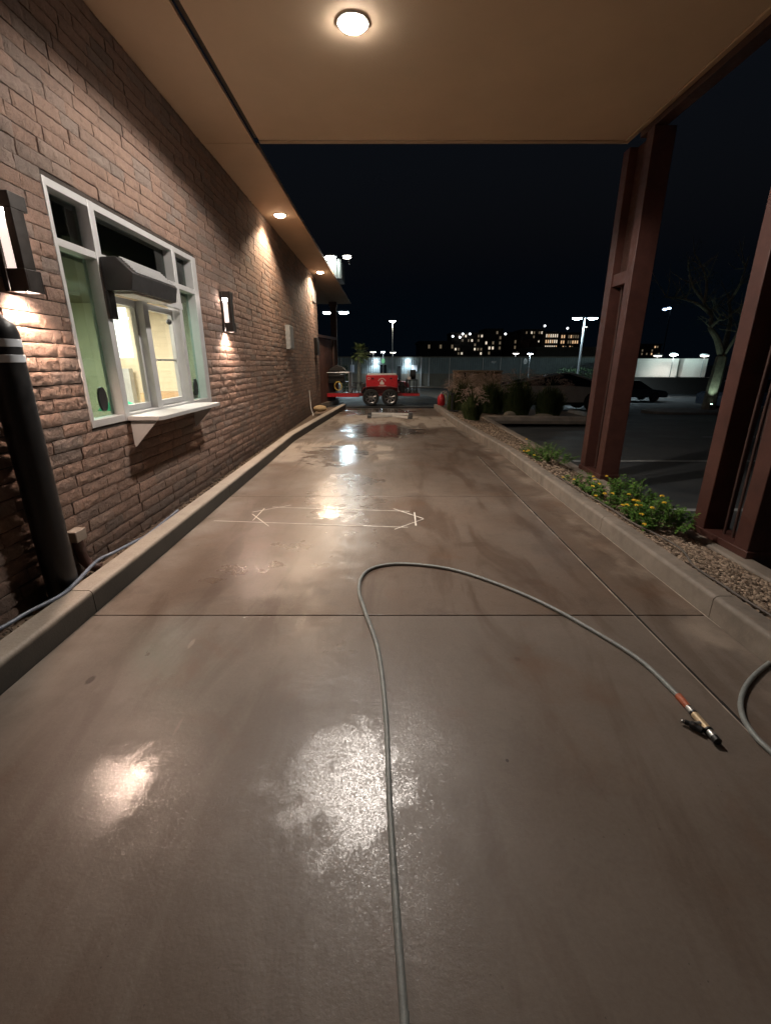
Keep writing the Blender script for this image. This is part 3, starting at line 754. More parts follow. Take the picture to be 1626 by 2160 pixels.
# ------------------------------------------------------------------ bollard
bl = thing('bollard', (-2.09, 2.60, 0), 'black round-topped bollard with two grey reflective bands beside the brick wall', 'bollard')
r = .09; H = 1.75
prof = [(r, 0), (r, H-.10)]+[(r*math.cos(R(a)), H-.10+.10*math.sin(R(a))) for a in (15, 30, 45, 60, 75, 88)]
MB().lathe((-2.09, 2.60, 0), prof, 40).build('sleeve', 'bollard', bl)
for z0 in (1.50, 1.58):
    MB().lathe((-2.09, 2.60, z0), [(r, 0), (r+.002, .001), (r+.002, .039), (r, .04)], 40).build('reflective_band', 'reflect', bl)

# ------------------------------------------------------------------ steel columns
def column(name_y, x, label):
    y0, y1 = name_y, name_y+.68; zb = -.16; zt = 3.925
    t = thing('steel_column', (x+.12, (y0+y1)/2, zb), label, 'column', 'oxide red steel columns of the canopy')
    D = .24; L = .155
    MB().box(x, y0+.003, zb, x+D, y0+L, zt).build('leg', 'rust', t, bev=.006)
    MB().box(x, y1-L, zb, x+D, y1-.003, zt).build('leg', 'rust', t, bev=.006)
    MB().box(x-.012, y0-.012, zb, x+D+.012, y1+.012, .06).build('base_box', 'rust', t, bev=.005)
    MB().box(x+.02, y0+L, 2.42, x+D-.02, y1-L, 2.56).build('cross_plate', 'rust', t, bev=.004)
    MB().box(x+.10, y0+L, 2.56, x+.125, y1-L, zt).build('web', 'rustd', t)
    for (ya, yb) in ((.21, .38), (.30, .36), (.40, .45)):
        MB().tube(spline([(x+.10, y0+ya, .06), (x+.11, y0+(ya*.6+yb*.4), 1.0), (x+.12, y0+(ya+yb)/2, 1.7), (x+.12, y0+yb, 2.42)], 5), .012, 8).build('rod', 'rustd', t)
column(3.30, 2.9, 'nearer oxide red steel column standing in gravel right of the yellow flowers')
column(5.88, 2.9, 'farther oxide red steel column between the leafy plants and parking lot')

# ------------------------------------------------------------------ hoses
def gp(px, py, zc=0): a, b, c = ray(px, py); t = (zc-CAM_H)/c; return Vector((a*t, b*t, zc))
hz = .0125
pts = [gp(*q, hz) for q in [(857, 2300), (853, 2160), (838, 1950), (822, 1700), (813, 1500), (797, 1370), (770, 1290), (757, 1245), (764, 1215), (787, 1198), (830, 1190), (890, 1192), (960, 1203), (1050, 1232), (1150, 1275), (1250, 1330), (1350, 1393), (1432, 1470)]]
pts = [Vector((.05, -2.5, hz)), Vector((.04, -.8, hz))]+pts
hs = thing('pressure_hose', (pts[8].x, pts[8].y, 0), 'long grey pressure hose looping across the wet lane to a spray gun', 'hose')
MB().tube(spline(pts, 10), .0115, 12).build('tube', 'hose', hs)
a, b = gp(1432, 1470, hz), gp(1510, 1560, hz+.01); d = (b-a)
def seg(t0, t1, r0, r1=None): return MB().cyl(a+d*t0, a+d*t1, r0, r1)
seg(-.02, .27, .0165, .0145).build('collar', 'orange', hs)
sg = thing('spray_gun', (a.x, a.y, 0), 'brass spray gun with black trigger lying at the end of the grey hose', 'spray gun')
seg(.27, .40, .014).build('coupling', 'steel', sg); seg(.41, .44, .0165).build('ring', 'black', sg)
seg(.45, .80, .0155, .0175).build('barrel', 'brass', sg); seg(.80, .83, .019).build('ring', 'black', sg)
seg(.84, .96, .0145).build('nozzle', 'steel', sg); seg(.96, 1.05, .016).build('nozzle_tip', 'black', sg)
nrm = Vector((-d.y, d.x, 0)).normalized()*-1
q0 = a+d*.68; side = Vector((d.y, -d.x, 0)).normalized()
if side.x > 0: side = -side
MB().tube([q0, q0+side*.03+Vector((0, 0, .003)), q0+side*.055+d*.03], [.013, .011, .010], 10).build('valve_body', 'steel', sg)
MB().tube(spline([q0+side*.026+d*.14, q0+side*.040+d*.07, q0+side*.052-d*.0, q0+side*.070-d*.05], 4), [.014]*5+[.017]*4+[.011]*4, 10).build('trigger', 'black', sg)
MB().ball(q0+side*.076-d*.06, .0095).build('trigger_tip', 'steel', sg)

pts = [gp(*q, hz) for q in [(1720, 1330), (1626, 1396), (1582, 1435), (1563, 1475), (1568, 1515), (1595, 1556), (1640, 1600), (1720, 1690)]]
tag(MB().tube(spline(pts, 8), .0115, 12).build('hose', 'hose', loc=tuple(pts[3])), 'short bend of grey hose entering the lane at the right edge', 'hose')
pts = []
for q in [(1160, 1003), (1200, 1022), (1240, 1045), (1275, 1064), (1330, 1100), (1380, 1125), (1436, 1158), (1450, 1195), (1500, 1232), (1560, 1262), (1626, 1298), (1750, 1370)]:
    v = gp(*q, .14); v.x = max(v.x, 2.17); pts.append(v)
tag(MB().tube(spline(pts, 8), .0075, 10).build('hose', 'hosed', loc=tuple(pts[5])), 'thin grey hose lying along the gravel edge of the planter', 'hose')
pts = [gp(*q, .162) for q in [(-150, 1400), (0, 1326), (62, 1290), (128, 1256), (165, 1224), (205, 1183), (243, 1164)]]
pts += [Vector((-1.99, 3.3, .15)), Vector((-2.05, 3.6, .09)), Vector((-2.1, 4.3, .08))]
tag(MB().tube(spline(pts, 8), .0115, 12).build('hose', 'hoseb', loc=tuple(pts[3])), 'blue-grey hose lying on the kerb in front of the bollard', 'hose')

# ------------------------------------------------------------------ lantana shrubs
def leafcard(mb, c, d, w, L, up):
    d = d.normalized(); s = d.cross(up)
    s = s.normalized() if s.length > 1e-3 else Vector((1, 0, 0)); n = s.cross(d)
    a = c; b = c+d*L*.5; e = c+d*L-n*L*.15
    mb.add([a, b+s*w*.5+n*w*.12, e, b-s*w*.5+n*w*.12, b], [(0, 1, 4), (1, 2, 4), (4, 2, 3), (0, 4, 3)])
def lantana(x0, x1, y0, y1, h, n, nf, label, seed, zb=.09):
    random.seed(seed); t = thing('lantana_shrub', ((x0+x1)/2, (y0+y1)/2, zb), label, 'flowering shrub', 'leafy shrubs in the gravel planter')
    mb = MB(); stm = MB(); tips = []
    for k in range(n//38):
        bx, by = random.uniform(x0, x1), random.uniform(y0, y1)
        u = 2*(bx-(x0+x1)/2)/(x1-x0); v = 2*(by-(y0+y1)/2)/(y1-y0)
        hh = h*(1-.55*max(abs(u)**2, abs(v)**2))*random.uniform(.5, 1.15)
        lean = Vector((u*.12+random.uniform(-.08, .08), v*.10+random.uniform(-.08, .08), 0))
        base = Vector((bx-lean.x*.8, by-lean.y*.8, zb-.02)); top = base+lean+Vector((0, 0, hh))
        stm.tube([base, base.lerp(top, .5)+Vector((0, 0, .01)), top], [.003, .0025, .0015], 5)
        for j in range(38):
            f = random.uniform(.15, 1.0); c = base.lerp(top, f)
            a_ = random.uniform(0, 6.28); dr = Vector((math.cos(a_), math.sin(a_), random.uniform(-.2, .7)))
            leafcard(mb, c+dr*.006, dr, random.uniform(.016, .030), random.uniform(.026, .05), Vector((0, 0, 1)))
        tips.append(top)
    nf_ = len(mb.f); mb.add(stm.v, stm.f); o_ = mb.build('foliage', 'leaf', t); o_.data.materials.append(M['bark'])
    for q_ in o_.data.polygons[nf_:]: q_.material_index = 1
    tips.sort(key=lambda q: q.x-q.z*.6)
    cand = tips[:max(nf*2, 4)]; random.shuffle(cand)
    for q in cand[:nf]:
        fm = MB(); q = q+Vector((random.uniform(-.05, .01), random.uniform(-.02, .02), .018))
        for _ in range(22):
            a_ = random.uniform(0, 6.28); b_ = random.uniform(0, 1.2); rr = .019
            fm.ball(q+Vector((math.cos(a_)*math.sin(b_)*rr, math.sin(a_)*math.sin(b_)*rr, math.cos(b_)*rr*.7)), .0055, nu=5, nv=4)
        fm.build('flower', 'yel', t)
lantana(2.20, 2.74, 3.62, 4.15, .26, 2000, 12, 'leafy shrub with orange-yellow flowers right beside the nearer steel column', 5)
lantana(2.22, 2.80, 4.15, 4.95, .28, 2600, 9, 'wide green shrub dotted with yellow flowers between the two steel columns', 6)
lantana(2.24, 2.60, 4.95, 5.6, .15, 600, 2, 'low sparse sprigs with a few yellow blooms near the farther steel column', 8)
lantana(2.22, 2.78, 6.3, 7.5, .24, 2000, 5, 'low green shrub with few flowers behind the farther steel column', 9)

# ------------------------------------------------------------------ ornamental grasses
def grass(x, y, h, rad, n, npl, label, seed, zb=0.):
    random.seed(seed); t = thing('fountain_grass', (x, y, zb), label, 'ornamental grass', 'dark clumps of fountain grass on the island')
    mb = MB(); pl = MB()
    for i in range(n):
        a_ = random.uniform(0, 6.28); rr = math.sqrt(random.random())*.68*rad; b0 = Vector((x+rr*math.cos(a_), y+rr*math.sin(a_), zb-.02))
        a2 = a_+random.uniform(-.7, .7); k_ = random.random()**1.5; out = rr*.8+rad*(.05+.75*k_); L = h*(1-.35*k_)*(1-.35*(rr/rad)**2)*random.uniform(.45, 1.12)
        d2 = Vector((math.cos(a2), math.sin(a2), 0)); c2 = Vector((x, y, zb))
        p1 = c2+d2*(rr+(out-rr)*.30)+Vector((0, 0, L*.52)); p2 = c2+d2*(rr+(out-rr)*.72)+Vector((0, 0, L*.88)); p3 = c2+d2*out*1.12+Vector((0, 0, L*random.uniform(.70, .98)))
        s = Vector((-math.sin(a2+.7), math.cos(a2+.7), 0))*.0055
        mb.add([b0-s, b0+s, p1+s, p1-s, p2+s*.8, p2-s*.8, p3], [(0, 1, 2, 3), (3, 2, 4, 5), (5, 4, 6)])
    for i in range(npl):
        a_ = random.uniform(0, 6.28); el_ = random.uniform(.25, 1.35); out = rad*(.25+1.15*math.cos(el_)); b0 = Vector((x, y, zb+h*.4)); d2 = Vector((math.cos(a_), math.sin(a_), 0))
        zt = zb+h*(.55+.62*math.sin(el_)+random.uniform(-.08, .1)); p1 = Vector((x, y, zt-.10))+d2*out*.62; p2 = Vector((x, y, zt))+d2*out*.85; p3 = Vector((x, y, zt-random.uniform(.0, .07)))+d2*(out+.08)
        s = Vector((-math.sin(a_), math.cos(a_), 0))
        mb.add([b0, b0+s*.004, p1+s*.003, p1], [(0, 1, 2, 3)])
        for k in range(60):
            f = random.random(); c = p1.lerp(p2, f*2) if f < .5 else p2.lerp(p3, f*2-1)
            v = Vector((random.uniform(-1, 1), random.uniform(-1, 1), random.uniform(-.6, 1.1))).normalized()
            leafcard(pl, c, v+(p3-p1).normalized()*.9, .008, .03, Vector((0, 0, 1)))
    mb.build('blade', 'grass', t, flat=True); pl.build('plume', 'plume', t, flat=True)
grass(2.28, 12.0, .66, .29, 2200, 60, 'front clump of fountain grass with pink plumes beside the lane kerb', 21, .08)
grass(2.50, 14.9, 1.0, .48, 1300, 130, 'pale plumed grass clump in front of the tan block wall', 22)
grass(3.35, 14.6, 1.0, .52, 1500, 90, 'dark grass clump right of the tan block wall', 23)
grass(4.15, 14.5, 1.14, .56, 1800, 100, 'tallest dark grass clump in the middle of the island', 24, -.05)
grass(5.2, 14.6, 1.0, .52, 1700, 70, 'rounded dark grass clump at the right end of the island', 25, -.1)
grass(2.05, 14.3, .62, .18, 120, 34, 'sparse pinkish plume grass leaning over the kerb by the red can', 26, .1)
def rock(x, y, z, rx, ry, rz, label, seed):
    random.seed(seed); tag(MB().ball((x, y, z), rx, ry, rz, 9, 7, .16).build('boulder', 'rock', loc=(x, y, z)), label, 'boulder', 'boulders on the island')
rock(3.75, 13.75, -.02, .2, .16, .13, 'pale boulder between two dark grass clumps on the island', 31)
rock(4.75, 13.75, -.06, .32, .18, .10, 'flat wide boulder at the island kerb beside the right grass clump', 32)
rock(2.5, 12.3+1.3, .08, .12, .1, .08, 'small stone behind the front grass clump', 33)

mo = thing('block_wall', (3.1, 16.6, 0), 'short tan block wall stained with dark vertical drips behind the grasses', 'wall')
MB().box(2.42, 16.5, -.2, 4.1, 16.75, 1.17).build('wall', 'mon', mo, bev=.01)
MB().box(2.39, 16.47, 1.172, 4.13, 16.78, 1.235).build('coping', 'mon', mo, bev=.008)
random.seed(2); dr_ = MB()
for xx, hh in ((2.78, .30), (2.99, .18), (3.02, .12), (3.5, .25)):
    dr_.add([(xx, 16.494, 1.15), (xx+.05, 16.494, 1.15), (xx+.045, 16.494, 1.15-hh*.6), (xx+.022, 16.494, 1.15-hh), (xx+.008, 16.494, 1.15-hh*.6)], [(0, 4, 3, 2, 1)])
dr_.build('stain', 'dark', mo)
pt_ = thing('path_light', (2.0, 13.85, .08), 'dark stubby path light on a square foot beside the island kerb', 'path light')
MB().box(1.985, 13.83, .1, 2.035, 13.88, .58).build('post', 'hood', pt_); MB().box(1.9, 13.75, .09, 2.2, 13.95, .12).build('base', 'hood', pt_, bev=.004)
MB().box(1.95, 13.80, .58, 2.07, 13.91, .63).build('cap', 'hood', pt_)
cn = thing('fuel_can', (1.86, 15.35, .14), 'bright red jug with yellow edge standing on the kerb end', 'fuel can')
MB().lathe((1.86, 15.35, .13), [(.10, 0), (.125, .03), (.13, .2), (.11, .3), (.06, .36), (.04, .38)], 16).build('body', 'red', cn)
MB().tube(spline([(1.93, 15.35, .5), (2.01, 15.35, .45), (2.02, 15.35, .3), (1.98, 15.35, .2)], 5), .014, 8).build('handle', 'hosey', cn)
MB().cyl((1.86, 15.35, .51), (1.86, 15.35, .57), .025).build('cap', 'white', cn)

sb = MB().ball((-1.92, 13.45, .215), .2, .26, .095, 16, 10, .03)
tag(sb.build('sandbag', 'tan', loc=(-1.92, 13.45, .12)), 'plump tan sandbag resting on the left kerb near the fence', 'sandbag')
tag(MB().tube(spline([(WX+.03, 13.2, .75), (WX+.05, 13.15, .5), (WX+.09, 13.0, .25), (-2.05, 12.9, .12), (-2.0, 12.6, .1)], 5), .012, 6).build('cord', 'white', loc=(WX, 13.1, .1)), 'white cord hanging down the brick wall beside the tan sandbag', 'cord')

# two pale bars with dark end blocks on the lane
def bar(ax, ay, bx, by, label, kink=0):
    t = thing('lane_bar', ((ax+bx)/2, (ay+by)/2, 0), label, 'barrier bar', 'pale bars lying across the lane')
    a, b = Vector((ax, ay, .05)), Vector((bx, by, .05)); d = (b-a).normalized(); n = Vector((-d.y, d.x, 0))
    def bx_(p, q, w, z0, z1, nm, m):
        MB().add([(*(p-n*w).xy, z0), (*(q-n*w).xy, z0), (*(q+n*w).xy, z0), (*(p+n*w).xy, z0), (*(p-n*w*.7).xy, z1), (*(q-n*w*.7).xy, z1), (*(q+n*w*.7).xy, z1), (*(p+n*w*.7).xy, z1)],
                 [(3, 2, 1, 0), (4, 5, 6, 7), (0, 1, 5, 4), (1, 2, 6, 5), (2, 3, 7, 6), (3, 0, 4, 7)]).build(nm, m, t)
    mid = (a+b)/2+n*.42*kink
    bx_(a+d*.07, mid, .05, .012, .065, 'beam', 'white'); bx_(mid, b-d*.07, .05, .011, .064, 'beam', 'white'); bx_(a-d*.04, a+d*.068, .09, .004, .075, 'end_block', 'black'); bx_(b-d*.068, b+d*.04, .09, .004, .075, 'end_block', 'black')
bar(-.46, 12.95, .70, 12.68, 'nearer pale bar, kinked at its middle, lying across the wet lane', 1)
bar(-.48, 13.75, .76, 13.55, 'farther pale bar with black end blocks lying just before the trailer')

# ------------------------------------------------------------------ trailer
T = thing('pressure_washer_trailer', (-.2, 17, 0), 'red two-axle pressure washer trailer parked across the end of the lane', 'trailer')
ty = 16.62
fr = MB(); z = .42
for yy in (16.9, 18.0): fr.box(-2.6, yy-.04, z-.09, 1.25, yy+.04, z)
for xx in (-2.6, -1.7, -.9, .5, 1.2): fr.box(xx-.04, 16.94, z-.085, xx+.04, 17.96, z-.005)
fr.box(-3.3, 17.4, z-.08, -2.64, 17.5, z)
fr.build('frame', 'red', T, bev=.006)
MB().box(-2.6, 16.94, z+.002, 1.25, 17.96, z+.02).build('deck', 'rustd', T)
MB().box(-2.4, 16.84, z-.12, -.95, 16.858, z+.01).build('side_panel', 'red', T, bev=.004)
tank = MB().box(-.70, 16.86, .56, .44, 17.75, 1.06).build('cabinet', 'red', T, bev=.02)
MB().box(-.66, 16.88, 1.062, .40, 17.72, 1.11).build('lid', 'white', tank, bev=.01)
MB().box(.50, 17.0, .443, .72, 17.7, .70).box(.53, 17.1, .702, .69, 17.5, .82).build('engine', 'black', T, bev=.015)
MB().cyl((.61, 17.05, .74), (.61, 16.93, .74), .05).build('filter', 'hood', T)
for k_, (xa, za) in enumerate(((-1.55, .47), (-.85, .50), (.6, .47))):
    MB().tube(spline([(xa, 16.9, za), (xa+.12, 16.84, za+.06+.05*k_), (xa+.28, 16.86, za-.02), (xa+.36, 16.9, za+.10)], 6), .014, 6).build('hose', 'rubber', T)
MB().box(-.86, 16.88, .443, -.74, 17.2, .78).build('toolbox', 'hood', T, bev=.01)
for xx in (-2.56, 1.2): MB().box(xx-.03, 16.845, .35, xx+.03, 16.86, .39).build('marker_light', 'orange', T)
em = MB()
for k in range(12):
    a0, a1 = R(15+k*12.5), R(15+k*12.5+8); c = (-.13, .82)
    em.add([(c[0]+rr*math.cos(aa), 16.855, c[1]+rr*math.sin(aa)) for rr, aa in ((.115, a0), (.15, a0), (.15, a1), (.115, a1))], [(0, 1, 2, 3)])
em.prism([(-.20, .74), (-.06, .74), (-.05, .80), (-.09, .83), (-.10, .89), (-.15, .90), (-.17, .84), (-.21, .80)], 'y', 16.852, 16.856)
em.box(-.26, 16.852, .66, .03, 16.856, .70)
em.build('emblem', 'white', tank, flat=True)
e2 = MB()
for k in range(14): a0, a1 = R(k*25.7), R(k*25.7+16); e2.add([(-.60+rr*math.cos(aa), 16.855, .95+rr*math.sin(aa)) for rr, aa in ((.03, a0), (.05, a0), (.05, a1), (.03, a1))], [(0, 1, 2, 3)])
e2.build('small_emblem', 'white', tank, flat=True)
for xx in (-.46, .20): MB().box(xx-.04, 16.84, .93, xx+.04, 16.858, .97).build('latch', 'black', tank)
MB().box(-.72, 16.88, .425, .46, 17.74, .558).build('skid', 'darkred', T)
def rimwheel(x, zc, y, r, t, seed=0, m='wheel', spokes=8, dirn=-1, name='wheel'):
    n = 36; w = .11
    prof = [(r*.66, -w), (r*.9, -w), (r*.985, -w*.75), (r, 0), (r*.985, w*.75), (r*.9, w), (r*.66, w)]
    wb = MB().rings([[(x+pr*math.cos(2*math.pi*j/n), y+py_, zc+pr*math.sin(2*math.pi*j/n)) for j in range(n)] for pr, py_ in prof], cap=False)
    wo = wb.build(name, 'rubber', t)
    rm_ = MB(); yy = y+dirn*w*.55
    for k in range(spokes):
        a0 = 2*math.pi*k/spokes+.3; c, s = math.cos(a0), math.sin(a0)
        for off in (-.018, .018):
            p0 = Vector((x+c*.03, yy, zc+s*.03)); p1 = Vector((x+c*r*.64-s*off, yy+dirn*.02, zc+s*r*.64+c*off))
            rm_.tube([p0, p1], [.012, .009], 5)
    rm_.rings([[(x+pr*math.cos(2*math.pi*j/n), yy+q, zc+pr*math.sin(2*math.pi*j/n)) for j in range(n)] for pr, q in ((r*.62, -.02), (r*.665, -.03), (r*.665, .03), (r*.62, .02))], closed=True, cap=False)
    rm_.ball((x, yy+dirn*.01, zc), .04, .03, .04, 10, 6)
    rm_.build('rim', m, wo)
    MB().prism([(x+r*.62*math.cos(2*math.pi*j/20), zc+r*.62*math.sin(2*math.pi*j/20)) for j in range(20)], 'y', y+dirn*w*.15, y+dirn*w*.1).build('hub', 'black', wo)
for xx in (-.53, .16):
    rimwheel(xx, .30, 16.72, .30, T); rimwheel(xx, .30, 18.1, .30, T, dirn=1)
fd = MB(); fp = [(-1.02, .30), (-.90, .44), (-.78, .62), (-.55, .665), (.18, .665), (.42, .62), (.56, .44), (.68, .30)]
for (a, b), (c, d) in zip(fp, fp[1:]): fd.add([(a, 16.6, b), (c, 16.6, d), (c, 16.85, d), (a, 16.85, b), (a, 16.6, b+.02), (c, 16.6, d+.02), (c, 16.85, d+.02), (a, 16.85, b+.02)], [(0, 3, 2, 1), (4, 5, 6, 7), (0, 1, 5, 4), (3, 7, 6, 2)])
fd.build('fender', 'darkred', T)
rk = MB()
for xx in (-2.28, -1.32): rk.cyl((xx, 16.95, z), (xx, 16.95, 1.15), .02, n=8).cyl((xx, 17.9, z), (xx, 17.9, 1.15), .02, n=8)
for xx in (-2.28, -1.32): rk.cyl((xx, 16.95, 1.15), (xx, 17.9, 1.15), .02, n=8)
rk.cyl((-2.28, 16.95, 1.15), (-1.32, 16.95, 1.15), .02, n=8).cyl((-2.28, 17.9, 1.15), (-1.32, 17.9, 1.15), .02, n=8)
rk.build('rack', 'poleg', T)
MB().box(-2.2, 17.0, .8, -1.4, 17.85, .82).build('rack_shelf', 'hood', T)
MB().box(-2.1, 17.1, .822, -1.5, 17.7, 1.08).cyl((-1.8, 17.4, 1.08), (-1.8, 17.4, 1.2), .12, n=14).build('pump', 'black', T, bev=.02)
MB().prism([(-2.1, 1.2), (-1.45, 1.2), (-1.55, 1.33), (-1.75, 1.42), (-1.95, 1.34)], 'y', 17.05, 17.6).build('cover', 'hood', T, bev=.02)
hr = MB()
for k in range(4): hr.tube([(-1.73+.13*math.cos(q*.3927), 16.98+k*.03, .68+.15*math.sin(q*.3927)) for q in range(16)], .016, 6, closed=True)
hr.build('hose_coil', 'hosey', T)
gd_ = MB()
for xx in (-1.12, -.98): gd_.cyl((xx, 16.92, z), (xx+.05, 16.92, .80), .014, n=6)
gd_.cyl((-1.2, 16.92, .80), (-.82, 16.92, .80), .02, n=6); gd_.cyl((-.86, 16.92, z), (-.9, 16.92, .8), .014, n=6)
gd_.build('stand', 'black', T)
rs_ = MB()
for xx in (.78, .90, 1.06, 1.16): rs_.cyl((xx, 16.95, z), (xx, 16.95, .88), .014, n=6).cyl((xx, 17.6, z), (xx, 17.6, .88), .014, n=6)
rs_.box(.76, 16.93, .88, 1.18, 17.62, .91); rs_.build('reel_stand', 'black', T)
rl = thing('hose_reel', (1.0, 17.2, .91), 'black hose reel with pale side disc on the trailer stand', 'hose reel')
MB().rings([[(.98+q, 17.2+pr*math.cos(2*math.pi*j/20), 1.08+pr*math.sin(2*math.pi*j/20)) for j in range(20)] for pr, q in ((.10, -.08), (.165, -.07), (.165, .12), (.1, .13))]).build('drum', 'rubber', rl)
MB().rings([[(.83+q, 17.2+pr*math.cos(2*math.pi*j/20), 1.08+pr*math.sin(2*math.pi*j/20)) for j in range(20)] for pr, q in ((.165, 0), (.17, .01), (.165, .02))]).build('side_disc', 'white', rl)
MB().box(.80, 17.0, .912, .92, 17.15, 1.0).build('foot', 'white', rl)
hl = [(1.7, 15.9, .01), (1.0, 15.95, .01), (.1, 16.1, .01), (-.9, 16.05, .01), (-1.35, 15.95, .01)]
tag(MB().tube(spline(hl, 8), .02, 8).build('hose', 'rubber', loc=(0, 16, 0)), 'dark hose lying on wet ground in front of the trailer wheels', 'hose')

# ------------------------------------------------------------------ vehicles
def car(x0, L, y, zb, Wd, prof, cab, label, cat, name, m, wx, wr, rz=0, group=None):
    t = thing(name, (x0+L/2, y, zb), label, cat, group)
    MB().prism([(x0+L*u, zb+v) for u, v in prof], 'y', y-Wd/2, y+Wd/2).build('body', m, t, bev=.05, seg=3)
    cb = MB(); q = [(x0+L*u, zb+v) for u, v in cab]; n = len(q); ins = .16
    cb.add([(a, y-Wd/2+(.02 if i in (0, n-1) else ins), b) for i, (a, b) in enumerate(q)]+[(a, y+Wd/2-(.02 if i in (0, n-1) else ins), b) for i, (a, b) in enumerate(q)],
           [tuple(range(n))[::-1], tuple(range(n, 2*n))]+[(i, (i+1) % n, (i+1) % n+n, i+n) for i in range(n)])
    cb.build('cabin_glass', 'carglass', t)
    cr_ = MB()
    for i in range(1, n-2):
        (a, b), (c, d) = q[i], q[i+1]
        cr_.add([(a, y-Wd/2+ins, b+.004), (c, y-Wd/2+ins, d+.004), (c, y+Wd/2-ins, d+.004), (a, y+Wd/2-ins, b+.004), (a, y-Wd/2+ins, b+.035), (c, y-Wd/2+ins, d+.035), (c, y+Wd/2-ins, d+.035), (a, y+Wd/2-ins, b+.035)],
                [(0, 3, 2, 1), (4, 5, 6, 7), (0, 1, 5, 4), (2, 3, 7, 6), (0, 4, 7, 3), (1, 2, 6, 5)])
    cr_.build('roof', m, t)
    for u in wx:
        for s in (-1, 1): rimwheel(x0+L*u, zb+wr, y+s*(Wd/2-.09), wr, t, dirn=s, spokes=5)
    return t
# angular stainless pickup
px0, py_, pzb = 5.15, 22.0, gz(8, 22)
pk = thing('pickup_truck', (8, py_, pzb), 'angular wedge-shaped bare steel pickup parked beyond the island', 'pickup truck')
bz = pzb
side = [(5.15, bz+.45), (5.15, bz+1.15), (8.1, bz+1.22), (10.75, bz+.98), (10.85, bz+.75), (10.8, bz+.42)]
lo = []
def arch(cx, r, z0, n=8): return [(cx+r*math.cos(math.pi*(1-k/n)), z0+r*math.sin(math.pi*(1-k/n))) for k in range(n+1)]
poly = [(5.15, bz+.42)]+arch(6.15, .5, bz+.42)+arch(9.55, .5, bz+.42)+[(10.8, bz+.42), (10.85, bz+.75), (10.75, bz+1.0), (8.1, bz+1.16), (5.15, bz+1.12)]
MB().prism(poly, 'y', py_-1.0, py_+1.0).build('body', 'steelcar', pk)
cbp = [(5.2, bz+1.13), (8.15, bz+1.66), (8.45, bz+1.66), (10.6, bz+1.02), (8.1, bz+1.165)]
n = len(cbp)
MB().add([(a, py_-(.98 if i in (0, 3, 4) else .62), b) for i, (a, b) in enumerate(cbp)]+[(a, py_+(.98 if i in (0, 3, 4) else .62), b) for i, (a, b) in enumerate(cbp)],
         [tuple(range(n))[::-1], tuple(range(n, 2*n))]+[(i, (i+1) % n, (i+1) % n+n, i+n) for i in range(n)]).build('cabin_glass', 'carglass', pk)
MB().tube([(5.2, py_-.96, bz+1.15), (8.15, py_-.62, bz+1.68)], .035, 6).tube([(8.15, py_-.62, bz+1.68), (8.45, py_-.62, bz+1.68)], .04, 6).build('roof_rail', 'steelcar', pk)
MB().tube([(8.45, py_-.62, bz+1.68), (10.6, py_-.95, bz+1.04)], .06, 6).build('windshield_edge_glare', 'alu', pk)  # windshield edge thickened in pale metal to stand for lamp glare
MB().box(5.2, py_-.94, bz+.28, 10.7, py_+.94, bz+.42).build('chassis', 'black', pk)
for xx in (6.15, 9.55):
    for s in (-1, 1): rimwheel(xx, bz+.43, py_+s*.86, .43, pk, dirn=s, spokes=6)
CARP = [(0, .3), (0, .72), (.04, .82), (.3, .88), (.72, .88), (.97, .74), (1, .55), (1, .3)]
CAB = [(.10, .86), (.24, 1.28), (.36, 1.42), (.58, 1.40), (.76, .87)]
a = at(1336, 838, 32)
car(a.x-2.4, 4.7, 32.8, gz(20, 32.8), 1.8, CARP, CAB, 'dark sedan parked beyond the lot seen between the steel columns', 'car', 'parked_car', 'carblk', (.19, .81), .33)
a = at(1640, 860, 17.5)
car(a.x-.6, 4.4, 20.5, gz(16, 20.5), 1.8, CARP, CAB, 'blue-grey car glimpsed at the right edge behind the nearer column', 'car', 'parked_car', 'blue', (.19, .81), .33)
a = at(826, 806, 44)
car(a.x-1.6, 3.2, 44, gz(0, 44), 1.75, CARP, CAB, 'dark red car across the street behind the trailer cabinet', 'car', 'parked_car', 'darkred', (.2, .8), .32)

# ------------------------------------------------------------------ street and lot lamps
def lamppost(name, heads, Y, zbase, label, col, watt, es, hr=.28, pr=.07, group='parking lot lamp posts', base=True, spot=150, round_=False):
    hs_ = [at(px, py, Y) for px, py in heads]; cx = sum(h.x for h in hs_)/len(hs_); zt = hs_[0].z+.12
    t = thing(name, (cx, Y, zbase), label, 'lamp post', group)
    MB().tube([(cx, Y, zbase), (cx, Y, zt)], [pr, pr*.65], 10).build('pole', 'poleg', t)
    if base: MB().lathe((cx, Y, zbase-.05), [(.27, 0), (.27, .65), (.24, .7)], 16).build('footing', 'kerb', t)
    for h in hs_:
        if len(hs_) > 1: MB().tube([(cx, Y, zt-.04), (h.x, Y, h.z+.10)], .035, 6).build('arm', 'poleg', t)
        hd_ = MB().ball((h.x, Y, h.z+.06), hr, hr*.8, hr*.28, 14, 7).build('head', 'poleg', t)
        MB().ball((h.x, Y, h.z), hr*.9, hr*.7, hr*.24, 14, 7).build('lens', emit('post_lens_%g_%g' % (es, col[0]), col, es), hd_)
        lamp('SPOT', 'post_beam', (h.x, Y, h.z-.15), watt, col, .15, to=(h.x, Y-1.2, -20), spot=spot, blend=.5)
    return t
BL = (.72, .92, 1.0); WM = (1, .88, .66)
lamppost('lamp_post', [(691, 659), (725, 659)], 33, gz(-3, 33), 'twin-headed lamp post with blue-white lights behind the eave column', BL, 1200, 220, .36)
lamppost('lamp_post', [(1217, 671), (1250, 671)], 42, gz(20, 42), 'twin-headed blue-white lamp post standing left of the farther steel column', BL, 2400, 120, .46, .09)
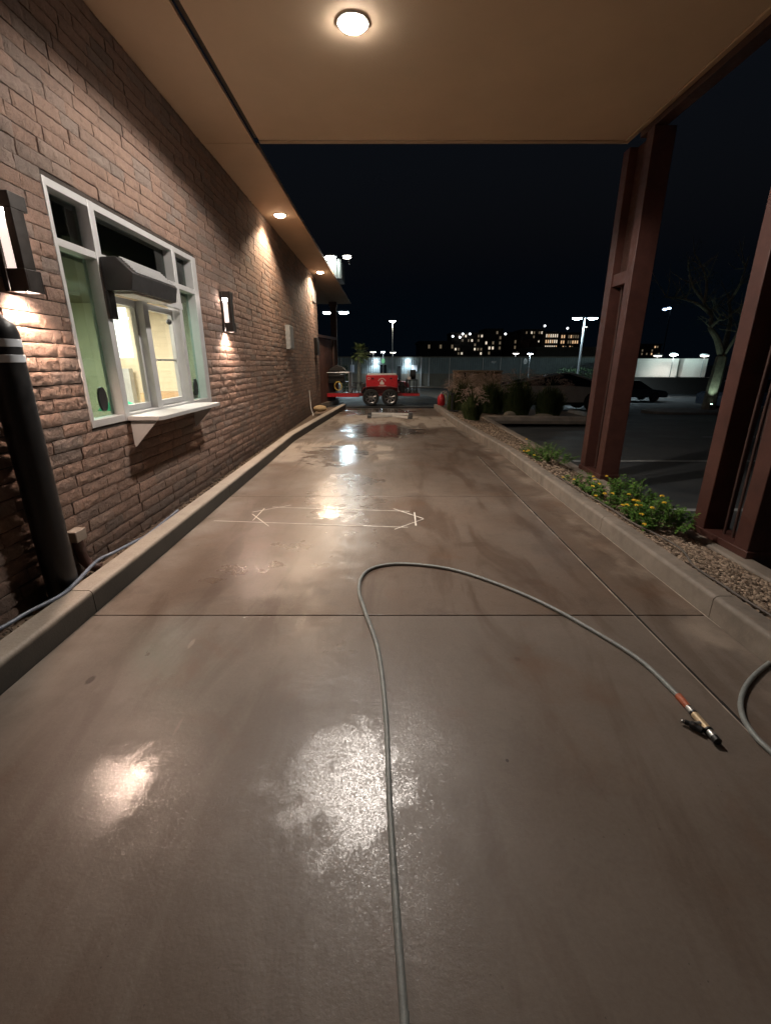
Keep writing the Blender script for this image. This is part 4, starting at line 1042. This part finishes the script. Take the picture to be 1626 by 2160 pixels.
lamppost('lamp_post', [(828, 677)], 45, gz(0, 45), 'tall single warm-white lamp post behind the trailer cabinet', WM, 1200, 320, .30, .06, base=False)
lamppost('street_light', [(808, 742)], 55, gz(0, 55), 'short blue-white street light with green sign behind the trailer', (.75, .88, 1), 160, 60, .26, .05, 'short street lights', False)
lamppost('street_light', [(1118, 746)], 52, gz(15, 52), 'short blue-white street light above the dark grass clumps', (.75, .92, 1), 160, 60, .32, .06, 'short street lights', False)
for px, py, Y, lab in ((1421, 748, 50, 'bright floodlight on a pole above the white lit wall'), (1387, 750, 54, 'dim bar-shaped floodlight left of the brightest light over the white wall'), (1486, 750, 50, 'faint floodlight over the right end of the white wall'),
                       (787, 742, 70, 'left pale bar light above the long warehouse behind the palm'), (829, 743, 70, 'right pale bar light above the long warehouse behind the trailer'), (1088, 745, 66, 'pale bar light above the warehouse near the dark grasses'),
                       (1344-108, 689, 150, 'tiny yellow-white light left of the lit hospital tower')):
    lamppost('street_light', [(px, py)], Y, -1.5, lab, (1, .96, .88), 60 if py != 748 else 500, 5 if py != 748 else 50, .5 if py != 748 else .45, .05, 'bar lights over the far buildings', False)
# green and round signs on the short posts
def sign(px, py, Y, r, m, label):
    c = at(px, py, Y-.1); tag(MB().prism([(c.x+r*math.cos(k*math.pi/6), c.z+r*1.4*math.sin(k*math.pi/6)) for k in range(12)], 'y', c.y-.02, c.y+.02).build('sign', m, loc=tuple(c)), label, 'sign', 'small signs on light posts')
sign(808, 761, 55, .20, emit('green_sign', (.1, .7, .25), .5), 'small green oval sign on the street light behind the trailer')
sign(1108, 762, 52, .22, 'white', 'small white round sign beside the street light over the grasses')
# distant mast lights
a = at(1402, 652, 140)
t = thing('light_mast', (a.x+1.6, 140, -1.5), 'dark distant mast with two small blue-white lights above the white wall', 'mast')
MB().tube([(a.x+2, 140.5, -1.5), (a.x+2, 140.5, a.z+.4)], .12, 8).build('mast', 'dark', t)
for q in ((1402, 652), (1411, 650)):
    c = at(*q, 140); MB().ball(c, .65, .5, .32, 10, 6).build('lamp', emit('mast_lamp', (.45, .65, 1), 6), t)

# ------------------------------------------------------------------ warehouse across the street
Yw = 62; gw = -1.5
L0, L1 = at(640, 752, Yw).x, at(1344, 752, Yw).x; zr = at(813, 752, Yw).z
wh = thing('warehouse', ((L0+L1)/2, Yw, gw), 'long low blue-grey metal warehouse across the street with beige base', 'warehouse')
wm = MB(); n = 150
for i in range(n):
    xa, xb = L0+(L1-L0)*i/n, L0+(L1-L0)*(i+1)/n; xm = (xa+xb)/2
    wm.add([(xa, Yw, .1), (xm, Yw-.04, .1), (xb, Yw, .1), (xb, Yw, zr-.12), (xm, Yw-.04, zr-.12), (xa, Yw, zr-.12)], [(0, 1, 4, 5), (1, 2, 3, 4)])
wm.build('wall', 'sid', wh, flat=True)
MB().box(L0, Yw-.06, gw, L1, Yw+.2, .1).build('base_wall', 'sidl', wh)
MB().box(L0, Yw-.2, zr-.12, L1, Yw+18, zr).build('roof', 'sidl', wh)
for px in (720, 742, 888, 905, 948, 1018, 1055, 1098):
    c = at(px, 770, Yw); MB().cyl((c.x, Yw-.12, gw), (c.x, Yw-.12, zr-.12), .06, n=6).build('downpipe', 'white', wh)
def rect(px0, py0, px1, py1, m, nm, par, Y):
    a, b = at(px0, py1, Y), at(px1, py0, Y); return MB().box(a.x, Y-.05, a.z, b.x, Y, b.z).build(nm, m, par)
rect(801, 769, 815, 803, 'carglass', 'door', wh, Yw-.08); rect(839, 772, 846, 800, 'hood', 'door', wh, Yw-.08)
rect(868, 770, 880, 783, emit('dim_window', (.5, .7, 1), .10), 'window', wh, Yw-.08); rect(740, 769, 747, 785, emit('dim_window', (.5, .7, 1), .10), 'window', wh, Yw-.08)
rect(1036, 761, 1046, 765, 'white', 'number_board', wh, Yw-.08)
for px in (793, 860):
    c = at(px, 762, Yw-.4); MB().box(c.x-.18, c.y, c.z-.1, c.x+.18, c.y+.3, c.z+.12).build('wall_lamp', emit('ware_lamp', (.75, .88, 1), 30), wh)
    lamp('SPOT', 'wall_lamp_beam', (c.x, c.y-.3, c.z-.15), 200, (.72, .88, 1), .1, to=(c.x, c.y+.5, -3), spot=140, blend=.6)
# far kerbed verge strip
struct(MB().box(-40, 57.5, -1.55, 90, 59.5, -1.38).build('pavement', 'kerb'))
# white lit units on the right
Yc = 52
uw = thing('white_unit_building', (at(1420, 790, Yc).x, Yc, -1.5), 'white ribbed low building lit bright between the steel columns', 'building')
for a_, b_, c_ in ((1338, 1433, 756), (1436, 1494, 756)):
    a, b = at(a_, 795, Yc), at(b_, c_, Yc); mb = MB(); n = 40
    for i in range(n):
        xa, xb = a.x+(b.x-a.x)*i/n, a.x+(b.x-a.x)*(i+1)/n; xm = (xa+xb)/2
        mb.add([(xa, Yc, a.z), (xm, Yc-.05, a.z), (xb, Yc, a.z), (xb, Yc, b.z), (xm, Yc-.05, b.z), (xa, Yc, b.z)], [(0, 1, 4, 5), (1, 2, 3, 4)])
    mb.box(a.x, Yc+.01, a.z, b.x, Yc+6, b.z); mb.build('wall', 'white', uw, flat=True)
c = at(1421, 748, Yc-2.5); lamp('SPOT', 'unit_light', (c.x, c.y, c.z+.5), 240, (.72, 1, .96), .2, to=(c.x, Yc+1, .3), spot=165, blend=.5)
lamp('SPOT', 'unit_light', (at(1475, 750, Yc-2.5).x, Yc-2.5, 2.9), 200, (.72, 1, .96), .2, to=(at(1475, 750, Yc).x, Yc+1, .3), spot=165, blend=.5)
a, b = at(1330, 800, Yc-6), at(1580, 797, Yc-6)
tag(MB().box(a.x, Yc-6.4, -1.7, b.x, Yc-6, at(1400, 796, Yc-6).z).build('garden_wall', 'far', loc=(a.x, Yc-6, -1.5)), 'dark low wall in front of the white ribbed building', 'wall')
# lit kerb island with the tree
isl = MB(); c = at(1470, 861, 18.6)
def isle(cx, cy, rx, ry, z0, h, name='kerb'):
    n = 28; mb = MB(); pr = []
    for k in range(n):
        t_ = 2*math.pi*k/n; pr.append((cx+rx*math.copysign(abs(math.cos(t_))**.6, math.cos(t_)), cy+ry*math.copysign(abs(math.sin(t_))**.6, math.sin(t_))))
    mb.prism(pr, 'z', z0, z0+h); return struct(mb.build(name, 'kerb', bev=.03))
isle(c.x+1.3, 19.3, 3.0, .9, gz(14, 19.3)-.2, .32)
isle(at(1190, 880, 13).x+5.2, 27.5, 2.0, 1.0, gz(10, 27.5)-.2, .3)

# ------------------------------------------------------------------ trees
def limb(mb, pts, r0, r1, n=9):
    P = spline(pts, 5); m = len(P); mb.tube(P, [r0+(r1-r0)*i/(m-1) for i in range(m)], n); return P
tr = at(1494, 858, 18.8); Yt = 18.8
tree = thing('desert_tree', (tr.x, Yt, tr.z), 'forked grey-barked tree lit from below on the kerb island', 'tree')
tb = MB(); fk = at(1522, 752, Yt)
limb(tb, [(tr.x, Yt, tr.z-.1), at(1503, 820, Yt), at(1513, 785, Yt), fk], .25, .20)
tips = []
for pp, r1 in (([fk, at(1512, 715, Yt), at(1498, 690, Yt), at(1500, 664, Yt+.2), at(1480, 630, Yt)], .035), ([fk, at(1532, 715, Yt+.2), at(1540, 670, Yt+.5), at(1536, 620, Yt+.6)], .035),
               ([at(1498, 690, Yt), at(1515, 675, Yt-.3), at(1530, 672, Yt-.4), at(1555, 650, Yt-.5)], .02), ([at(1500, 664, Yt+.2), at(1470, 640, Yt), at(1430, 628, Yt+.3), at(1400, 626, Yt+.2)], .015),
               ([at(1536, 640, Yt+.6), at(1560, 600, Yt), at(1580, 540, Yt)], .02), ([at(1485, 640, Yt), at(1490, 590, Yt), at(1470, 540, Yt)], .015), ([at(1520, 760, Yt), at(1545, 720, Yt-.3), at(1565, 680, Yt-.4), at(1590, 600, Yt)], .03), ([at(1480, 630, Yt), at(1460, 600, Yt), at(1450, 550, Yt)], .015), ([at(1540, 660, Yt+.5), at(1590, 640, Yt+1), at(1640, 610, Yt+1)], .02)):
    P = limb(tb, pp, .14 if len(pp) > 3 and pp[0] == fk else .06, r1); tips += P[len(P)//2::3]
random.seed(12)
for q in list(tips):
    for _ in range(3):
        d_ = Vector((random.gauss(0, 1), random.gauss(0, .6), random.uniform(.1, 1.2))).normalized(); L_ = random.uniform(.5, 1.2)
        m1 = Vector(q)+d_*L_*.5+Vector((random.gauss(0, .06), 0, random.gauss(0, .06))); e1 = Vector(q)+d_*L_+Vector((random.gauss(0, .1), 0, .1))
        tb.tube([q, m1, e1], [.022, .014, .006], 5); tb.tube([m1, m1+(d_+Vector((random.gauss(0, .6), 0, random.gauss(0, .5)))).normalized()*L_*.5], [.01, .004], 4)
tb.build('trunk', 'bark', tree)
random.seed(44); lf = MB()
for q in tips:
    for _ in range(7):
        c = Vector(q)+Vector((random.gauss(0, .45), random.gauss(0, .45), random.gauss(.15, .35)))
        for _ in range(22):
            d = Vector((random.gauss(0, 1), random.gauss(0, 1), random.gauss(0, .7))).normalized()
            leafcard(lf, c+d*random.uniform(.02, .25), d, .022, .06, Vector((0, 0, 1)))
lf.build('crown', 'treeleaf', tree, flat=True)
ub = at(1499, 857, Yt-.35)
t = thing('tree_uplight', (ub.x-.1, Yt-.5, ub.z), 'small ground uplight at the foot of the forked tree', 'uplight')
MB().cyl((ub.x-.1, Yt-.5, ub.z-.05), (ub.x-.1, Yt-.5, ub.z+.10), .045, .055, 12).build('housing', 'black', t)
MB().cyl((ub.x-.1, Yt-.5, ub.z+.101), (ub.x-.1, Yt-.5, ub.z+.11), .04, n=12).build('lens', emit('uplens', (.7, 1, .85), 10), t)
lamp('SPOT', 'uplight_beam', (ub.x-.1, Yt-.5, ub.z+.14), 35, (.65, 1, .80), .03, to=(fk.x-.2, Yt, fk.z), spot=70, blend=.6)

# palm
pc = at(758, 745, 40); zb = gz(-2, 40)
pm = thing('palm_tree', (pc.x, 40, zb), 'short palm with yellow-green skirt of fronds behind the trailer', 'palm tree')
MB().tube([(pc.x-.05, 40, zb), (pc.x-.04, 40, (zb+pc.z)/2), (pc.x, 40, pc.z)], [.21, .17, .15], 10).build('trunk', 'palmbark', pm)
random.seed(5); pf = MB()
for k in range(46):
    a_ = random.uniform(0, 6.28); el = random.uniform(-1.0, 1.2); L = random.uniform(.55, .85)
    d = Vector((math.cos(a_)*math.cos(el), math.sin(a_)*math.cos(el), math.sin(el)))
    c0 = Vector(pc)+d*.1; c1 = c0+d*L*.6
    pf.tube([c0, c1], .012, 4)
    s = d.cross(Vector((0, 0, 1))).normalized()
    for q in range(13):
        w = (q-6)/6*1.2; dd = (d*math.cos(w)+s*math.sin(w)+Vector((0, 0, -.15))).normalized()
        leafcard(pf, c1, dd, .05, L*.62, Vector((0, 0, 1)))
pf.build('crown', 'palm', pm, flat=True)
lamp('SPOT', 'palm_light', (pc.x-1.5, 38.2, pc.z+2.5), 220, (1, .92, .6), .1, to=(pc.x, 40, pc.z), spot=50, blend=.6)

# dark hedge row behind the lot
random.seed(9)
def shrub(px0, px1, pyt, Y, label, n=1600):
    a, b = at(px0, pyt, Y), at(px1, pyt, Y); zb = gz(a.x, Y); mb = MB()
    t = thing('hedge', ((a.x+b.x)/2, Y, zb), label, 'hedge', 'dark hedges beyond the lot')
    for _ in range(n):
        c = Vector((random.uniform(a.x, b.x), Y+random.gauss(0, .35), random.uniform(zb, a.z)))
        d = Vector((random.gauss(0, 1), random.gauss(0, 1), random.gauss(0, 1))).normalized(); leafcard(mb, c, d, .10, .2, Vector((0, 0, 1)))
    mb.build('foliage', 'treeleaf', t, flat=True)
    MB().tube([((a.x+b.x)/2, Y, zb), ((a.x+b.x)/2, Y, zb+.3)], .05, 6).build('stem', 'bark', t)
shrub(1180, 1262, 776, 47, 'dark hedge at the foot of the twin lamp post by the farther column')
shrub(705, 735, 770, 42, 'dark shrub at the left end of the warehouse behind the trailer rack', 700)

# ------------------------------------------------------------------ distant lit buildings
random.seed(77)
wl_ = emit('lit_window', (1, .62, .33), .75); wl2 = emit('lit_window_white', (1, .85, .65), .8); wd = emit('dim_lit_window', (1, .75, .45), .12)
def block(px0, px1, pyt, Y, m, cols, rows, frac, label, pyb=750, dep=14, mats=(0, 1)):
    a, b = at(px0, pyb, Y), at(px1, pyt, Y)
    t = thing('office_building', ((a.x+b.x)/2, Y, -1.5), label, 'building', 'distant buildings with lit windows')
    MB().box(a.x, Y, -1.5, b.x, Y+dep, b.z).build('wall', m, t)
    MB().box(a.x-.3, Y-.3, b.z, b.x+.3, Y+dep, b.z+.6).build('parapet', m, t)
    cw, rh = (b.x-a.x)/cols, (b.z-a.z)/rows
    for i in range(cols):
        for j in range(rows):
            if random.random() < frac:
                x = a.x+cw*(i+.25); z = a.z+rh*(j+.25)
                MB().box(x, Y-.12, z, x+cw*.5, Y-.02, z+rh*.55).build('window', [wl_, wl2, wd][random.choice(mats)], t)
Y = 210
block(950, 1020, 704, Y, 'far', 10, 5, .28, 'dark distant block with few dim windows, leftmost of the skyline', mats=(2, 2, 1))
block(1020, 1060, 696, Y+6, 'far', 5, 5, .22, 'narrow distant block with one bright stair column', mats=(2, 1))
block(1062, 1098, 703, Y+10, 'far', 5, 4, .15, 'dim low distant block between the lit ones', mats=(2,))
block(1098, 1146, 697, Y+4, 'far', 8, 6, .40, 'distant apartment block with scattered dim windows left of the brightest one', mats=(2, 2, 1))
block(1146, 1178, 702, Y, 'far', 6, 4, .95, 'brightest distant block with large warm windows', mats=(0, 0, 1))
block(1178, 1222, 704, Y+2, 'far', 8, 4, .72, 'distant block with a grid of warm windows beside the twin lamp post', mats=(0, 2, 0))
block(1115, 1135, 718, Y-12, 'far2', 4, 4, 0, 'plain reddish tower in front of the distant apartments', pyb=750)
block(884, 958, 724, 130, 'far', 9, 2, .12, 'low dark building with flat roof left of the skyline', pyb=752, mats=(2,))
block(1130, 1338, 737, 110, 'sidl', 14, 2, 0, 'long plain tan building behind the warehouse roof', pyb=754)
block(1330, 1395, 728, 200, 'far', 12, 3, .30, 'distant building with two rows of small lights seen between columns', pyb=750, mats=(2, 0))
for px, py, c_ in ((955, 709, 1), (970, 711, 1), (976, 704, 1), (991, 704, 1), (1149, 687, 1), (1197, 692, 1), (1066, 704, 1)):
    a = at(px, py, 205); t = thing('roof_light', (a.x, 205, 2), 'tiny white light on a pole above the distant skyline roofs', 'light', 'tiny white lights on the skyline roofs')
    MB().ball(a, .5, .3, .45, 8, 6).build('lamp', emit('roof_star', (.95, .97, 1), 3), t); MB().cyl((a.x, 205.6, 2), (a.x, 205.6, a.z), .08, n=6).build('pole', 'dark', t)


# ------------------------------------------------------------------ render settings
S.view_settings.view_transform = 'Standard'; S.view_settings.look = 'None'; S.view_settings.exposure = 0; S.view_settings.gamma = 1
S.render.engine = 'CYCLES'
S.cycles.use_denoising = True; S.cycles.sample_clamp_indirect = 5; S.cycles.max_bounces = 5; S.cycles.use_adaptive_sampling = False
for m_ in bpy.data.materials:                # far, tiny glowing things need no direct light sampling
    if m_.name.split('.')[0] in ('lit_window', 'lit_window_white', 'dim_lit_window', 'roof_star', 'mast_lamp', 'dim_window', 'green_sign', 'ware_lamp', 'uplens', 'sconce_glow') or m_.name.startswith('post_lens_5_'):
        m_.cycles.emission_sampling = 'NONE'
S.cycles.caustics_reflective = False; S.cycles.caustics_refractive = False
S.cycles.use_light_tree = True
